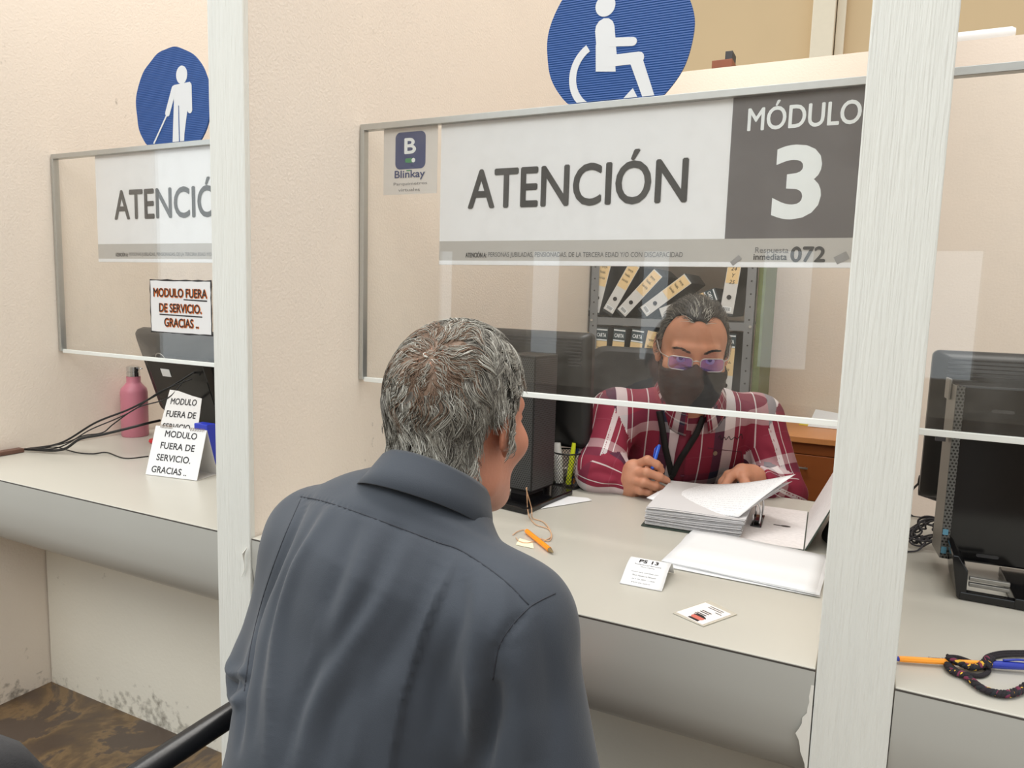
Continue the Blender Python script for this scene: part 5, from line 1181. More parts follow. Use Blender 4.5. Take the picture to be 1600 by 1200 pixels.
def seam_tube(name, bvh, px, r, m, parent, lift=0.0, n=50):
    P, Nn = cast_line(bvh, px, n)
    if len(P) > 3: MB().tube(P+Nn*lift, r, 6).build(name, m, parent, smooth=True)
def ribbon(name, bvh, pts, w, m, parent, lift=0.0015, solid=0.0012, dirx=None):
    """flat strap lying on a surface along pixel points"""
    P, Nn = cast_line(bvh, pts, 40); k = len(P)
    if k < 4: return None
    for _ in range(6):
        Nn[1:-1] = (Nn[:-2]+Nn[1:-1]+Nn[2:])/3; P[1:-1] = (P[:-2]+2*P[1:-1]+P[2:])/4
    T = np.gradient(P, axis=0); T /= np.linalg.norm(T, axis=1, keepdims=True); S_ = np.cross(T, Nn); S_ /= np.linalg.norm(S_, axis=1, keepdims=True)
    G = [[P[i]+Nn[i]*lift+S_[i]*w*(j/2-0.5) for j in range(3)] for i in range(k)]
    return MB().grid(G).build(name, m, parent, smooth=True, solid=solid)
def collar(parent, c, axis, fwd, r, m, drop=0.042, stand=0.034, gap=0.35, ry=1.08, name='collar', tip=0.03):
    """shirt collar: stand band plus the fold that falls outside it, open at the throat"""
    a = unit(axis); f = unit(np.asarray(fwd)-a*(np.asarray(fwd)@a)); s = np.cross(f, a); P = []; n = 48
    for i in range(n+1):
        th = -PI+gap+(2*PI-2*gap)*i/n               # 0 = back of the neck
        d = -f*math.cos(th)*ry+s*math.sin(th); b = 0.5-0.5*math.cos(th); dr = drop+tip*b**3
        rows = [(r-0.001, -0.012), (r, stand*(1-0.25*b)), (r+0.003, stand*(1-0.25*b)+0.002), (r+0.007, stand*(1-0.25*b)-0.003), (r+0.013+0.004*b, stand-dr*0.5), (r+0.021+0.008*b, stand-dr)]
        P.append([c+d*q+a*h for q, h in rows])
    return MB().grid(P).build(name, m, parent, smooth=True, solid=0.0016)

def torso_sdf(H, u, R, sl, sr, neck, grow=0.0, chest=(0.185, 0.122, 0.20), belly=(0.175, 0.138, 0.19), hip=(0.18, 0.145, 0.12), sp=0.43):
    """trunk: hips, belly, rib cage, shoulder girdle; R = trunk axes (right, forward, spine)"""
    b = Sdf(); g = np.array([grow]*3)
    b.ell(H, np.array(hip)+g, 0.0, 1, R); b.ell(H+u*0.14, np.array(belly)+g, 0.06, 1, R); b.ell(H+u*(sp-0.13), np.array(chest)+g, 0.06, 1, R)
    b.cone(neck-u*0.03, sl, 0.052+grow, 0.062+grow, 0.05); b.cone(neck-u*0.03, sr, 0.052+grow, 0.062+grow, 0.05)
    return b

# ================================================================ the grey-haired man, seen from behind
man = thing('person', 'grey-haired man in a dark slate shirt, seated with his back to us', 'person', (-0.575, 0.665, 0.0))
fw = unit([0.21, 0.98, 0]); H = np.array([-0.560, 0.655, 0.545]); NB = np.array([-0.468, 0.715, 1.003]); u = unit(NB-H)
rt = unit(np.cross(fw, Z_)); Rb = np.stack([rt, np.cross(u, rt), u], 1)
SL, SR = np.array([-0.652, 0.745, 0.922]), np.array([-0.318, 0.662, 0.915])
EL, ER = np.array([-0.700, 0.710, 0.740]), np.array([-0.235, 0.640, 0.665]); WL, WR = np.array([-0.600, 0.900, 0.700]), np.array([-0.350, 0.850, 0.650])
HT = np.array([-0.466, 0.800, 1.098]); HR = frame([0.11, 0.985, -0.10])@roty(0.03)
body = torso_sdf(H, u, Rb, SL, SR, NB, -0.016)
for s_, e_, w_ in ((SL, EL, WL), (SR, ER, WR)): body.cone(s_, e_, 0.046, 0.038, 0.03); body.cone(e_, w_, 0.037, 0.026, 0.02)
hand(body, WL, WL-EL, (0, 0, 1), 1, 0.35); hand(body, WR, WR-ER, (0, 0, 1), -1, 0.35)
nloc = HR.T@(NB+u*0.0-HT)
add_head(body, HT, HR, 1.0, neck=((0, -0.035, -0.06), tuple(nloc)), nr=(0.054, 0.060))
V, F = polygonise(body, (-0.88, 0.42, 0.42), (-0.12, 1.04, 1.26), 0.003); mesh_obj('body', V, F, m_skin_o, man)
headf = Sdf(); add_head(headf, HT, HR, 1.0, neck=((0, -0.035, -0.06), tuple(nloc)), nr=(0.054, 0.060))
# shirt
sh = torso_sdf(H, u, Rb, SL, SR, NB, 0.0); sh.cone(NB-u*0.075-fw*0.004, NB-u*0.004+fw*0.010, 0.100, 0.064, 0.05)
for s_, e_, w_ in ((SL, EL, WL), (SR, ER, WR)): sh.cone(s_, e_, 0.066, 0.056, 0.035); sh.cone(e_, w_+(e_-w_)*0.12, 0.055, 0.042, 0.03)
for e_, w_ in ((EL, WL), (ER, WR)): d = unit(w_-e_); sh.cone(w_+d*0.02, w_+d*0.10, 0.046, 0.05, 0.004, -1)
V, F = polygonise(sh, (-0.90, 0.40, 0.40), (-0.08, 1.06, 1.14), 0.0042); V = relax(V, F, 1); Nv = normals_of(V, F); bv = bvh_of(V, F)
for px, amp, w in (
    ([(478, 782), (438, 870), (402, 970), (380, 1080), (372, 1160)], -0.0060, 0.012), ([(515, 800), (462, 890), (432, 1010), (418, 1190)], 0.0040, 0.013),
    ([(500, 795), (448, 890), (415, 1000), (395, 1150)], -0.0025, 0.010),
    ([(590, 822), (560, 900), (530, 985), (500, 1060)], 0.0030, 0.012), ([(560, 812), (532, 890), (505, 960)], -0.0025, 0.010), ([(640, 842), (600, 930), (545, 1020), (492, 1110), (470, 1198)], 0.0036, 0.013), ([(618, 836), (580, 925), (530, 1000), (480, 1080), (445, 1190)], -0.0034, 0.011),
    ([(690, 870), (650, 960), (590, 1060), (560, 1150)], -0.0028, 0.013), ([(560, 1060), (520, 1130), (505, 1198)], -0.0026, 0.010), ([(575, 1090), (560, 1150), (552, 1198)], 0.0026, 0.010),
    ([(745, 890), (752, 960), (742, 1040), (735, 1130)], 0.0034, 0.012), ([(722, 900), (715, 970), (690, 1060), (672, 1150)], -0.0034, 0.012), ([(782, 905), (786, 960), (768, 1010)], 0.0026, 0.010),
    ([(775, 1062), (770, 1110), (758, 1160), (750, 1198)], -0.0085, 0.012), ([(740, 1045), (748, 1110), (728, 1190)], 0.0050, 0.012), ([(800, 1010), (812, 1090), (820, 1190)], 0.0045, 0.014), ([(845, 960), (862, 1060), (868, 1180)], -0.0028, 0.012),
    ([(820, 960), (795, 985), (775, 1020), (768, 1066)], -0.0024, 0.005), ([(352, 1020), (362, 1050), (385, 1052)], 0.0045, 0.008), ([(350, 1058), (364, 1070), (380, 1066)], -0.0045, 0.007), ([(356, 1086), (370, 1094), (382, 1090)], 0.004, 0.008),
    ([(640, 775), (700, 800), (760, 838)], -0.0018, 0.012), ([(600, 770), (680, 805), (740, 838)], 0.0016, 0.010)):
    P, Pn = cast_line(bv, px); V = fold(V, Nv, P, amp*1.7, w)
P, Pn = cast_line(bv, [(716, 858), (692, 920), (660, 995), (634, 1075), (620, 1140), (610, 1198), (602, 1270), (596, 1340)], 80); V = step_fold(V, Nv, P, Pn, 0.0085, 0.045, 0.0035)
yoke_px = [(470, 776), (505, 783), (560, 801), (620, 823), (680, 846), (720, 860), (770, 893), (800, 918), (826, 945)]
P, Pn = cast_line(bv, yoke_px, 60); d, idx = line_dist(V, P); V = V-Nv*(0.0016*np.exp(-(d/0.004)**2))[:, None]
# fine random creasing
ph = V@np.array([[31., 57, 23], [-47, 29, 41], [17, -37, 61]]).T; V = V+Nv*(0.0006*np.sin(ph[:, 0])*np.sin(ph[:, 1]+0.7*np.sin(ph[:, 2])))[:, None]
shirt = mesh_obj('shirt', V, F, m_cloth, man); bv = bvh_of(V, F)
seam_tube('yoke_seam', bv, yoke_px, 0.0008, m_seam, shirt)
seam_tube('armhole_seam', bv, [(868, 927), (845, 938), (826, 950), (800, 977), (780, 1010), (770, 1062)], 0.0008, m_seam, shirt)
seam_tube('armhole_seam', bv, [(470, 780), (440, 850), (412, 930), (392, 1010), (382, 1080)], 0.0008, m_seam, shirt)
cax = unit(HT+HR@np.array([0, -0.03, -0.05])-NB)
collar(shirt, NB+u*0.010+fw*0.010, unit(u*0.45+cax*0.55), fw, 0.061, m_cloth, 0.046, 0.036)
legs(man, H-np.array([0, 0, 0.060]), frame(fw), None, 0.42, 0.42, 0.455)
# hair: silver waves falling from a thin crown
HM = np.array([(0, .094), (.5, .088), (.9, .082), (1.10, .062), (1.22, .036), (1.32, .014), (1.42, -.004), (1.52, .006), (1.60, .036), (1.85, .040), (2.05, .004), (2.25, -.045), (2.6, -.082), (3.15, -.095)])
def hair_man(L): return hair_region(L, HM)
r_ = np.random.default_rng(12)
P0, L0 = scalp_roots(headf, HT, HR, 1.0, 9500, hair_man, r_)
crown = np.array([0.015, -0.088, 0.078])
def grow_hair(P, L, steps, seg, flow, headfn, minoff, T, R, s):
    out = [P.copy()]; p = P.copy()
    for k in range(steps):
        n = grad(headfn, p); d = flow(p, (p-T)@R/s, n, k); d = d-n*np.minimum(0, (d*n).sum(1))[:, None]; d /= np.maximum(np.linalg.norm(d, axis=1, keepdims=True), 1e-6)
        p = p+d*seg[:, None]; e = headfn(p); low = minoff(k); p = p+n*np.maximum(0, low-e)[:, None]; out.append(p.copy())
    return np.stack(out, 1)
def clump(paths, rng, n, c):
    """gather neighbouring strands into locks"""
    g = rng.choice(len(paths), n, replace=False); G = paths[g]; near = np.zeros(len(paths), int)
    for a in range(0, len(paths), 1000): near[a:a+1000] = np.argmin(((paths[a:a+1000, None, 0]-G[None, :, 0])**2).sum(2), 1)
    k = paths.shape[1]; t = (np.linspace(0, 1, k)**0.8*c)[None, :, None]; off = (paths[:, :1]-G[near][:, :1])*0.35
    return paths*(1-t)+(G[near]+off)*t
cid = np.floor((L0+0.5)/0.013).astype(int); cphase = (np.sin(cid@np.array([12.9, 78.2, 37.7]))*43758.5)%1.0
down = HR.T@np.array([0, 0, -1.0])
def flow_man(p, L, n, k):
    away = L-crown; away = away-(away*((p-HT)@HR*0+0))*0; a = away/np.maximum(np.linalg.norm(away, axis=1, keepdims=True), 1e-4)
    nl = n@HR; g = np.clip((np.linalg.norm(away, axis=1)-0.03)/0.06, 0, 1)[:, None]
    d = a*(1-0.65*g)+(down+np.array([0, -0.15, 0]))*0.9*g
    ws = np.clip((np.abs(L[:, 0])-0.03)/0.03, 0, 1)*np.clip((L[:, 1]+0.06)/0.06, 0, 1); d = d+ws[:, None]*np.array([0, -1.5, -0.25])
    d = d-nl*(d*nl).sum(1)[:, None]; d /= np.maximum(np.linalg.norm(d, axis=1, keepdims=True), 1e-6)
    lat = np.cross(nl, d); w = np.sin(k*0.50+cphase*6.28)*0.75+np.sin(k*0.27+cphase*17)*0.30+rj*0.16
    lift = ((0.32-0.05*k+0.25*np.sin(k*0.5+cphase*9))*(1-0.8*ws))[:, None]
    return (d+lat*w[:, None]+nl*lift)@HR.T
rj = r_.normal(size=len(P0)); dcr = np.linalg.norm(L0-crown, axis=1)
ln = np.where(dcr < 0.045, 0.022, 0.050)+r_.uniform(-0.012, 0.016, len(P0)); ln = np.where(L0[:, 2] < -0.03, ln*0.80, ln); ln = np.where((L0[:, 1] > 0.005) & (L0[:, 2] < 0.04), ln*0.22, ln); ln = np.where((np.abs(L0[:, 0]) > 0.045) & (L0[:, 1] > -0.01) & (L0[:, 2] >= 0.04), ln*0.62, ln)
keep = r_.uniform(0, 1, len(P0)) < np.where(dcr < 0.045, 0.75, 1.0)
P0, L0, cphase, rj, ln, dcr = [q[keep] for q in (P0, L0, cphase, rj, ln, dcr)]
thick = 0.0085
paths = grow_hair(P0-0.001*grad(headf, P0), L0, 13, ln/13, flow_man, headf, lambda k: (0.002+0.0075*np.clip(k/6, 0, 1)*np.clip((dcr-0.02)/0.05, 0.15, 1)*(0.5+0.6*cphase)*np.where((L0[:, 1] > 0) & (L0[:, 2] < 0.045), 0.25, 1.0)), HT, HR, 1.0)
paths = clump(paths, r_, 620, 0.62)
Vh, Fh, own = strand_mesh(paths, r_.uniform(0.00042, 0.00072, len(P0)), 0.00022)
low = np.clip((0.06-L0[:, 2])/0.14, 0, 1); x = r_.uniform(0, 1, len(P0))*0.62+0.38*((cphase*7.3) % 1)
ms = np.where(x < 0.14+0.30*low, 0, np.where(x < 0.58+0.12*low, 1, 2)); ms = np.where((dcr < 0.050) & (x > 0.50), 3, ms); ms = np.where((L0[:, 2] < -0.055) & (x > 0.72), 2, ms)
# short under-layer that hugs the skull
capf = lambda P: np.maximum(headf(P)-(0.0035*np.clip((np.linalg.norm((P-HT)@HR-crown, axis=1)-0.018)/0.05, 0.10, 1.0)), -hair_man((P-HT)@HR)+0.004)
Vc, Fc = polygonise(capf, HT-0.14, HT+0.14, 0.0032)
Vc = Vc+(np.sin(Vc@np.array([410., 370, 290]))*0.0004)[:, None]*normals_of(Vc, Fc)
Lc_ = (Vc[Fc].mean(1)-HT)@HR; mc = np.where(np.linalg.norm(Lc_-crown, axis=1) < 0.046, 3, 2)
mesh_obj('hair', np.vstack([Vh, Vc]), np.vstack([Fh, Fc+len(Vh)]), hair_m, man, mi=np.concatenate([ms[own], mc]))

# ================================================================ the masked clerk
clk = thing('person', 'man in a red plaid shirt, glasses and black mask, writing behind the glass', 'person', (-0.55, 2.36, 0.0))
fw = unit([0.40, -0.92, 0]); H = np.array([-0.56, 2.33, 0.545]); NB = np.array([-0.430, 1.985, 1.005]); u = unit(NB-H); rt = unit(np.cross(fw, Z_)); Rb = np.stack([rt, np.cross(u, rt), u], 1)
CS = 1.06
SR, SL = atD(962, 648, 2.02), atD(1182, 655, 2.05)       # own right is at the left of the picture
ER, EL = atD(934, 735, 1.93), atD(1222, 772, 1.99); WR, WL = atD(984, 768, 1.90), atD(1184, 752, 1.905)
ER[2] = max(ER[2], CT+0.048); WR[2] = max(WR[2], CT+0.034)
HT = atD(1082, 549, 1.80); lk = -unit(ray(1082, 556))+RGT*0.10; lk = unit([lk[0], lk[1], 0])*1.0+np.array([0, 0, -0.25]); HR = frame(lk)@roty(-0.035)
nloc = tuple(HR.T@(NB-HT)/CS)
SH = dict(chest=(0.205, 0.140, 0.20), belly=(0.205, 0.165, 0.20), hip=(0.20, 0.16, 0.12), sp=0.52)
body = torso_sdf(H, u, Rb, SL, SR, NB, -0.016, **SH)
for s_, e_, w_ in ((SL, EL, WL), (SR, ER, WR)): body.cone(s_, e_, 0.050, 0.042, 0.03); body.cone(e_, w_, 0.041, 0.029, 0.02)
add_head(body, HT, HR, CS, neck=((0, -0.035, -0.06), nloc), nr=(0.058, 0.064))
def chain(sd, pts, rad, k=0.006):
    P = [atD(*q) for q in pts]
    for i in range(len(P)-1): sd.cone(P[i], P[i+1], rad[i], rad[i+1], k)
    return P
# writing hand: loose fist, fingers folded towards the pen
chain(body, [(984, 768, 1.90), (988, 752, 1.885), (992, 740, 1.875)], [0.030, 0.033, 0.030], 0.015)
chain(body, [(990, 732, 1.87), (990, 748, 1.87), (988, 762, 1.88)], [0.024, 0.025, 0.024], 0.012)
fi = chain(body, [(994, 727, 1.865), (1012, 719, 1.835), (1026, 726, 1.835), (1033, 735, 1.85)], [0.0125, 0.0115, 0.0105, 0.0095])
chain(body, [(990, 739, 1.86), (1010, 738, 1.825), (1030, 745, 1.830), (1042, 751, 1.845)], [0.0125, 0.0115, 0.0105, 0.0095])
chain(body, [(988, 751, 1.86), (1006, 754, 1.825), (1024, 760, 1.83), (1036, 764, 1.845)], [0.0125, 0.0112, 0.0102, 0.0090])
chain(body, [(987, 763, 1.865), (1001, 767, 1.84), (1013, 769, 1.84), (1022, 770, 1.85)], [0.0115, 0.0102, 0.0092, 0.0082])
chain(body, [(990, 748, 1.91), (1006, 734, 1.905), (1022, 726, 1.885), (1031, 729, 1.872)], [0.017, 0.0135, 0.0115, 0.0095], 0.01)
# resting hand: knuckles up, index and thumb pressing on the page
chain(body, [(1186, 752, 1.905), (1174, 744, 1.89), (1160, 739, 1.875)], [0.029, 0.028, 0.022], 0.015); chain(body, [(1160, 738, 1.87), (1166, 742, 1.93)], [0.021, 0.020], 0.012)
chain(body, [(1152, 738, 1.865), (1140, 746, 1.845), (1133, 759, 1.835), (1129, 770, 1.83)], [0.0130, 0.0115, 0.0105, 0.0092])
chain(body, [(1154, 737, 1.885), (1138, 742, 1.885), (1129, 753, 1.885), (1125, 766, 1.88)], [0.0130, 0.0115, 0.0105, 0.0092])
chain(body, [(1157, 738, 1.91), (1141, 744, 1.915), (1131, 755, 1.915), (1128, 766, 1.91)], [0.0125, 0.0112, 0.0102, 0.009])
chain(body, [(1162, 740, 1.935), (1148, 747, 1.945), (1140, 757, 1.945)], [0.0115, 0.010, 0.009])
chain(body, [(1170, 745, 1.87), (1161, 746, 1.845), (1165, 757, 1.825), (1172, 767, 1.81)], [0.016, 0.0130, 0.0115, 0.0095], 0.008)
V, F = polygonise(body, (-0.84, 1.64, 0.42), (0.02, 2.52, 1.32), 0.0029); mesh_obj('body', V, F, m_skin_c, clk)
headf = Sdf(); add_head(headf, HT, HR, CS, neck=((0, -0.035, -0.06), nloc), nr=(0.058, 0.064))
hl = lambda a, b, c: HT+HR@(np.array([a, b, c])*CS)
# eyes
m_eye = mat('eye_white', (214, 208, 202), 0.2); m_iris = mat('dark_iris', (36, 24, 18), 0.15)
for e in (-1, 1):
    c = hl(e*0.032, 0.0715, 0.004); r = 0.0112*CS; b = MB()
    b.lathe([(r*math.sin(a), -r*math.cos(a)) for a in np.linspace(0, PI, 14)], 18, 0, c); g = unit(CAM-c+np.array([0, 0, 0.15])); ax = unit(np.cross(g, X_)); ay = np.cross(g, ax)
    b.prism([(0.0052*math.cos(t), 0.0052*math.sin(t)) for t in np.linspace(0, 2*PI, 19)[:-1]], c+g*(r*0.90), ax, ay, -0.0012, 0.0016, 1); b.build('eye', [m_eye, m_iris], clk, smooth=True)
# plaid shirt
sd = torso_sdf(H, u, Rb, SL, SR, NB, 0.0, **SH)
for s_, e_, w_ in ((SL, EL, WL), (SR, ER, WR)): sd.cone(s_, e_, 0.072, 0.060, 0.035); sd.cone(e_, w_, 0.058, 0.043, 0.03)
for e_, w_ in ((EL, WL), (ER, WR)): d = unit(w_-e_); sd.cone(w_+d*0.048, w_+d*0.13, 0.050, 0.055, 0.004, -1)
neckcut = lambda P: P
V, F = polygonise(sd, (-0.86, 1.62, 0.40), (0.05, 2.56, 1.14), 0.0046); V = relax(V, F, 1); Nv = normals_of(V, F); bv = bvh_of(V, F)
for px, amp, w in (([(968, 640), (985, 690), (978, 740), (955, 765)], -0.009, 0.014), ([(1180, 655), (1165, 700), (1172, 735)], -0.009, 0.014), ([(935, 700), (950, 720), (975, 722)], 0.006, 0.012), ([(915, 742), (940, 738), (965, 748)], -0.005, 0.010), ([(925, 760), (950, 752), (975, 757)], 0.005, 0.010),
    ([(1195, 700), (1215, 725), (1235, 735)], -0.005, 0.012), ([(1190, 735), (1210, 750), (1235, 760)], 0.006, 0.012), ([(1010, 660), (1005, 720), (1015, 770)], 0.005, 0.013), ([(1125, 680), (1130, 730), (1120, 760)], -0.005, 0.013), ([(1060, 690), (1075, 730), (1070, 770)], 0.005, 0.012), ([(1150, 620), (1165, 650), (1160, 700)], 0.004, 0.012)):
    P, Pn = cast_line(bv, px); V = fold(V, Nv, P, amp, w)
ph = V@np.array([[31., 57, 23], [-47, 29, 41], [17, -37, 61]]).T; V = V+Nv*(0.0012*np.sin(ph[:, 0])*np.sin(ph[:, 1]+0.7*np.sin(ph[:, 2])))[:, None]
# cloth grain coordinates: trunk across/up, sleeves around/along
fc = V[F].mean(1); seg_ = [(SL, EL), (EL, WL), (SR, ER), (ER, WR)]
def seg_d(P, a, b): ba = b-a; t = np.clip((P-a)@ba/(ba@ba), 0, 1); return np.linalg.norm(P-a-t[:, None]*ba, axis=1), (P-a)@ba/np.linalg.norm(ba)
ds = [seg_d(fc, a+(b-a)*(0.25 if i in (0, 2) else 0.0), b)[0] for i, (a, b) in enumerate(seg_)]; tors = np.abs(torso_sdf(H, u, Rb, SL+(NB-SL)*0.22, SR+(NB-SR)*0.22, NB, 0.0, **SH)(fc).astype(float))
dm = np.min(np.stack(ds, 1), 1); right_ = np.minimum(ds[2], ds[3]) < np.minimum(ds[0], ds[1]); arm = np.zeros(len(fc), int)
is_arm = np.zeros(len(fc), bool)
for sel, i0, (s_, e_, w_) in ((~right_, 0, (SL, EL, WL)), (right_, 2, (SR, ER, WR))):
    fore = ((fc-e_)@unit(unit(w_-e_)+unit(e_-s_))) > 0; arm[sel] = i0+fore[sel]
    out = ((fc-s_)@unit(unit(s_-NB)+unit(e_-s_)*0.35)) > 0.004; is_arm[sel] = ((out & (dm-0.066 < tors)) | (fore & (dm < 0.072)))[sel]
uv = np.zeros((len(F), 4, 2)); Q = V[F]
uv[..., 0] = (Q-NB)@rt; uv[..., 1] = (Q-NB)@u
acc_len = [0.0, np.linalg.norm(EL-SL), 0.0, np.linalg.norm(ER-SR)]
for i, (a, b) in enumerate(seg_):
    m_ = is_arm & (arm == i); ax = unit(b-a); e1 = unit(np.cross(ax, rt if i in (0, 2) else Z_)); e2 = np.cross(ax, e1); D_ = Q[m_]-a
    ang = np.arctan2(D_@e2, D_@e1); a0 = ang[:, :1]; ang = a0+((ang-a0+PI) % (2*PI)-PI)
    uv[m_, :, 0] = ang*0.058; uv[m_, :, 1] = D_@ax+acc_len[i]
m_plaid = mat('plaid_cotton', (122, 30, 52), 0.8); t, p = nodes(m_plaid); uvn = N(t, 'ShaderNodeUVMap'); s = N(t, 'ShaderNodeSeparateXYZ'); t.links.new(uvn.outputs[0], s.inputs[0])
RED, LT, NV, WH = srgb(136, 32, 58), srgb(226, 218, 220), srgb(38, 38, 62), srgb(226, 222, 222)
def bands(sock, period, off, stops):
    f = math_node(t, 'FRACT', math_node(t, 'ADD', math_node(t, 'MULTIPLY', sock, 1/period), off)); r = N(t, 'ShaderNodeValToRGB'); r.color_ramp.interpolation = 'CONSTANT'; e = r.color_ramp.elements
    e[0].position = 0; e[0].color = stops[0][1]; e[1].position = stops[1][0]; e[1].color = stops[1][1]
    for po, c in stops[2:]: k = e.new(po); k.color = c
    t.links.new(f, r.inputs[0]); return r.outputs[0]
wa = bands(s.outputs[0], 0.148, 0.84, ((0, LT), (0.20, NV), (0.38, RED), (0.60, WH), (0.622, RED), (0.90, WH), (0.915, RED)))
we = bands(s.outputs[1], 0.170, 0.30, ((0, LT), (0.16, NV), (0.32, RED), (0.64, srgb(150, 70, 88)), (0.655, RED)))
cc_ = mixrgb(t, 0.30, wa, we); t.links.new(cc_, p.inputs['Base Color'])
nz = N(t, 'ShaderNodeTexNoise'); nz.inputs['Scale'].default_value = 700; tc = N(t, 'ShaderNodeTexCoord'); t.links.new(tc.outputs['Object'], nz.inputs[0]); bpn = N(t, 'ShaderNodeBump'); bpn.inputs['Strength'].default_value = 0.15; bpn.inputs['Distance'].default_value = 0.001; t.links.new(nz.outputs[0], bpn.inputs['Height']); t.links.new(bpn.outputs[0], p.inputs['Normal'])
shirt = mesh_obj('shirt', V, F, m_plaid, clk, uv=uv.reshape(-1, 2)); bv = bvh_of(V, F)
m_pl2 = mat('plum_collar_cloth', (86, 36, 56), 0.8, noise=0.1, nscale=60)
cax = unit(HT+HR@np.array([0, -0.03, -0.05])-NB)
collar(shirt, NB+u*0.010, unit(u*0.5+cax*0.5), fw, 0.074, m_plaid, 0.048, 0.034, 0.30, 1.10)
# placket, buttons, pocket
ribbon('placket', bv, [(1072, 672), (1062, 720), (1058, 775)], 0.030, mat('maroon_cotton', (122, 36, 58), 0.8, noise=0.15, nscale=40), shirt, 0.0008, 0.0012)
for x, y in ((1066, 742),):
    h = cast(bv, x, y)
    if h: MB().at(h[0]+h[1]*0.0025, frame(h[1])).lathe([(0, 0), (0.0052, 0), (0.0055, 0.0015), (0.004, 0.0022), (0, 0.0016)], 16).build('button', m_pl2, shirt)
h = cast(bv, 1117, 708)
if h:
    n_ = h[1]; Rn = frame(unit(np.cross(n_, X_))); bb_ = MB(); ax = unit(np.cross(Z_, n_)); ay = np.cross(n_, ax); bb_.prism(circle(0.0062, 18), h[0], ax, ay, 0.0003, 0.0028); bb_.build('button', mat('horn_button', (150, 132, 112), 0.3), shirt)
m_lan = mat('black_lanyard', (18, 18, 20), 0.6)
def lan(): pass
l1 = [(1030, 642), (1035, 668), (1040, 700), (1046, 725), (1050, 742)]; l2 = [(1098, 650), (1088, 676), (1072, 702), (1060, 722), (1050, 742)]
ribbon('lanyard_strap', bv, l1, 0.017, m_lan, clk, 0.004, 0.0014); ribbon('lanyard_strap', bv, l2, 0.017, m_lan, clk, 0.0055, 0.0014)
ribbon('lanyard_tail', bv, [(1050, 740), (1048, 755), (1046, 770), (1046, 778)], 0.012, m_lan, clk, 0.005, 0.0014)
seam_tube('pocket_edge', bv, [(1106, 700), (1130, 703), (1158, 706)], 0.0010, m_pl2, shirt, 0.0003); seam_tube('pocket_edge', bv, [(1158, 706), (1160, 735), (1160, 760)], 0.0009, m_pl2, shirt, 0.0003)
seam_tube('embroidery', bv, [(1122, 684), (1126, 680), (1127, 687), (1132, 683), (1134, 687), (1139, 682), (1142, 687), (1148, 683), (1152, 686), (1158, 678), (1160, 686)], 0.0009, m_black, shirt, 0.0006, 80)
# mask
mk = Sdf().at(HT, HR, CS); mk.ell((0, 0.048, -0.056), (0.066, 0.060, 0.068), 0); mk.at((0, 0, 0), np.eye(3))
def maskf(P):
    L = (P-HT)@HR/CS; d = smin(headf(P)-0.005, mk(P), 0.035)
    top = L[:, 2]-(-0.007-0.22*np.abs(L[:, 0])+0.010*np.exp(-(L[:, 0]/0.012)**2)); sidec = 0.022-L[:, 1]+0.10*np.maximum(0, -0.06-L[:, 2]); bot = -0.118-L[:, 2]
    return np.maximum(np.maximum(d, top*CS), np.maximum(sidec*CS, bot*CS))
Vm, Fm = polygonise(maskf, HT-0.16*CS, HT+0.16*CS, 0.0026); Nm = normals_of(Vm, Fm); Lm = (Vm-HT)@HR/CS
Vm = Vm+Nm*(0.0011*np.sin(Lm[:, 2]*260+Lm[:, 0]*20)*np.exp(-((Lm[:, 2]+0.055)/0.03)**2))[:, None]
m_mask = mat('black_mask_cloth', (24, 22, 23), 0.75, bump=0.1, bscale=600)
mask = mesh_obj('face_mask', Vm, Fm, m_mask, clk)
b = MB()
for e in (-1, 1):
    b.tube(spline([hl(e*0.064, 0.024, -0.022), hl(e*0.074, 0.010, -0.004), hl(e*0.0785, -0.006, 0.018), hl(e*0.083, -0.022, 0.030), hl(e*0.084, -0.034, 0.016), hl(e*0.078, -0.024, -0.02), hl(e*0.068, 0.000, -0.060), hl(e*0.056, 0.024, -0.092)], 40), 0.0014, 6)
b.build('ear_loop', m_mask, mask, smooth=True)
# glasses
gls = MB(); m_gold = mat('pale_metal_frame', (188, 186, 184), 0.3, metal=0.8)
m_lens = bpy.data.materials.new('coated_lens'); m_lens.use_nodes = True; tt_ = m_lens.node_tree; tt_.nodes.clear()
oo = N(tt_, 'ShaderNodeOutputMaterial'); mx = N(tt_, 'ShaderNodeMixShader'); tr = N(tt_, 'ShaderNodeBsdfTransparent'); gl = N(tt_, 'ShaderNodeBsdfGlossy'); tr.inputs[0].default_value = (0.86, 0.82, 0.97, 1); gl.inputs[0].default_value = (0.38, 0.30, 1.0, 1); gl.inputs['Roughness'].default_value = 0.05; mx.inputs[0].default_value = 0.10
tt_.links.new(tr.outputs[0], mx.inputs[1]); tt_.links.new(gl.outputs[0], mx.inputs[2]); tt_.links.new(mx.outputs[0], oo.inputs[0])
lens = MB()
for e in (-1, 1):
    ring = []
    for x, z in rrect(0.052, 0.030, 0.009, 4): X0 = e*0.0345+(x-0.026); ring.append(hl(X0, 0.1015-0.9*max(0, abs(X0)-0.02)**1.4, 0.0015+(z-0.015)))
    gls.tube(ring, 0.00125, 6, closed=True); c = np.mean(ring, 0)+HR[:, 1]*0.001; k = len(ring); lens.add(list(ring)+[c], [(i, (i+1) % k, k) for i in range(k)])
    gls.tube(spline([hl(e*0.0605, 0.0945, 0.012), hl(e*0.069, 0.080, 0.012), hl(e*0.0775, 0.04, 0.008), hl(e*0.0835, -0.004, 0.020), hl(e*0.084, -0.022, 0.022), hl(e*0.082, -0.036, 0.008)], 24), 0.0013, 6)
gls.tube(spline([hl(-0.0085, 0.1005, 0.008), hl(0, 0.1045, 0.011), hl(0.0085, 0.1005, 0.008)], 10), 0.0013, 6)
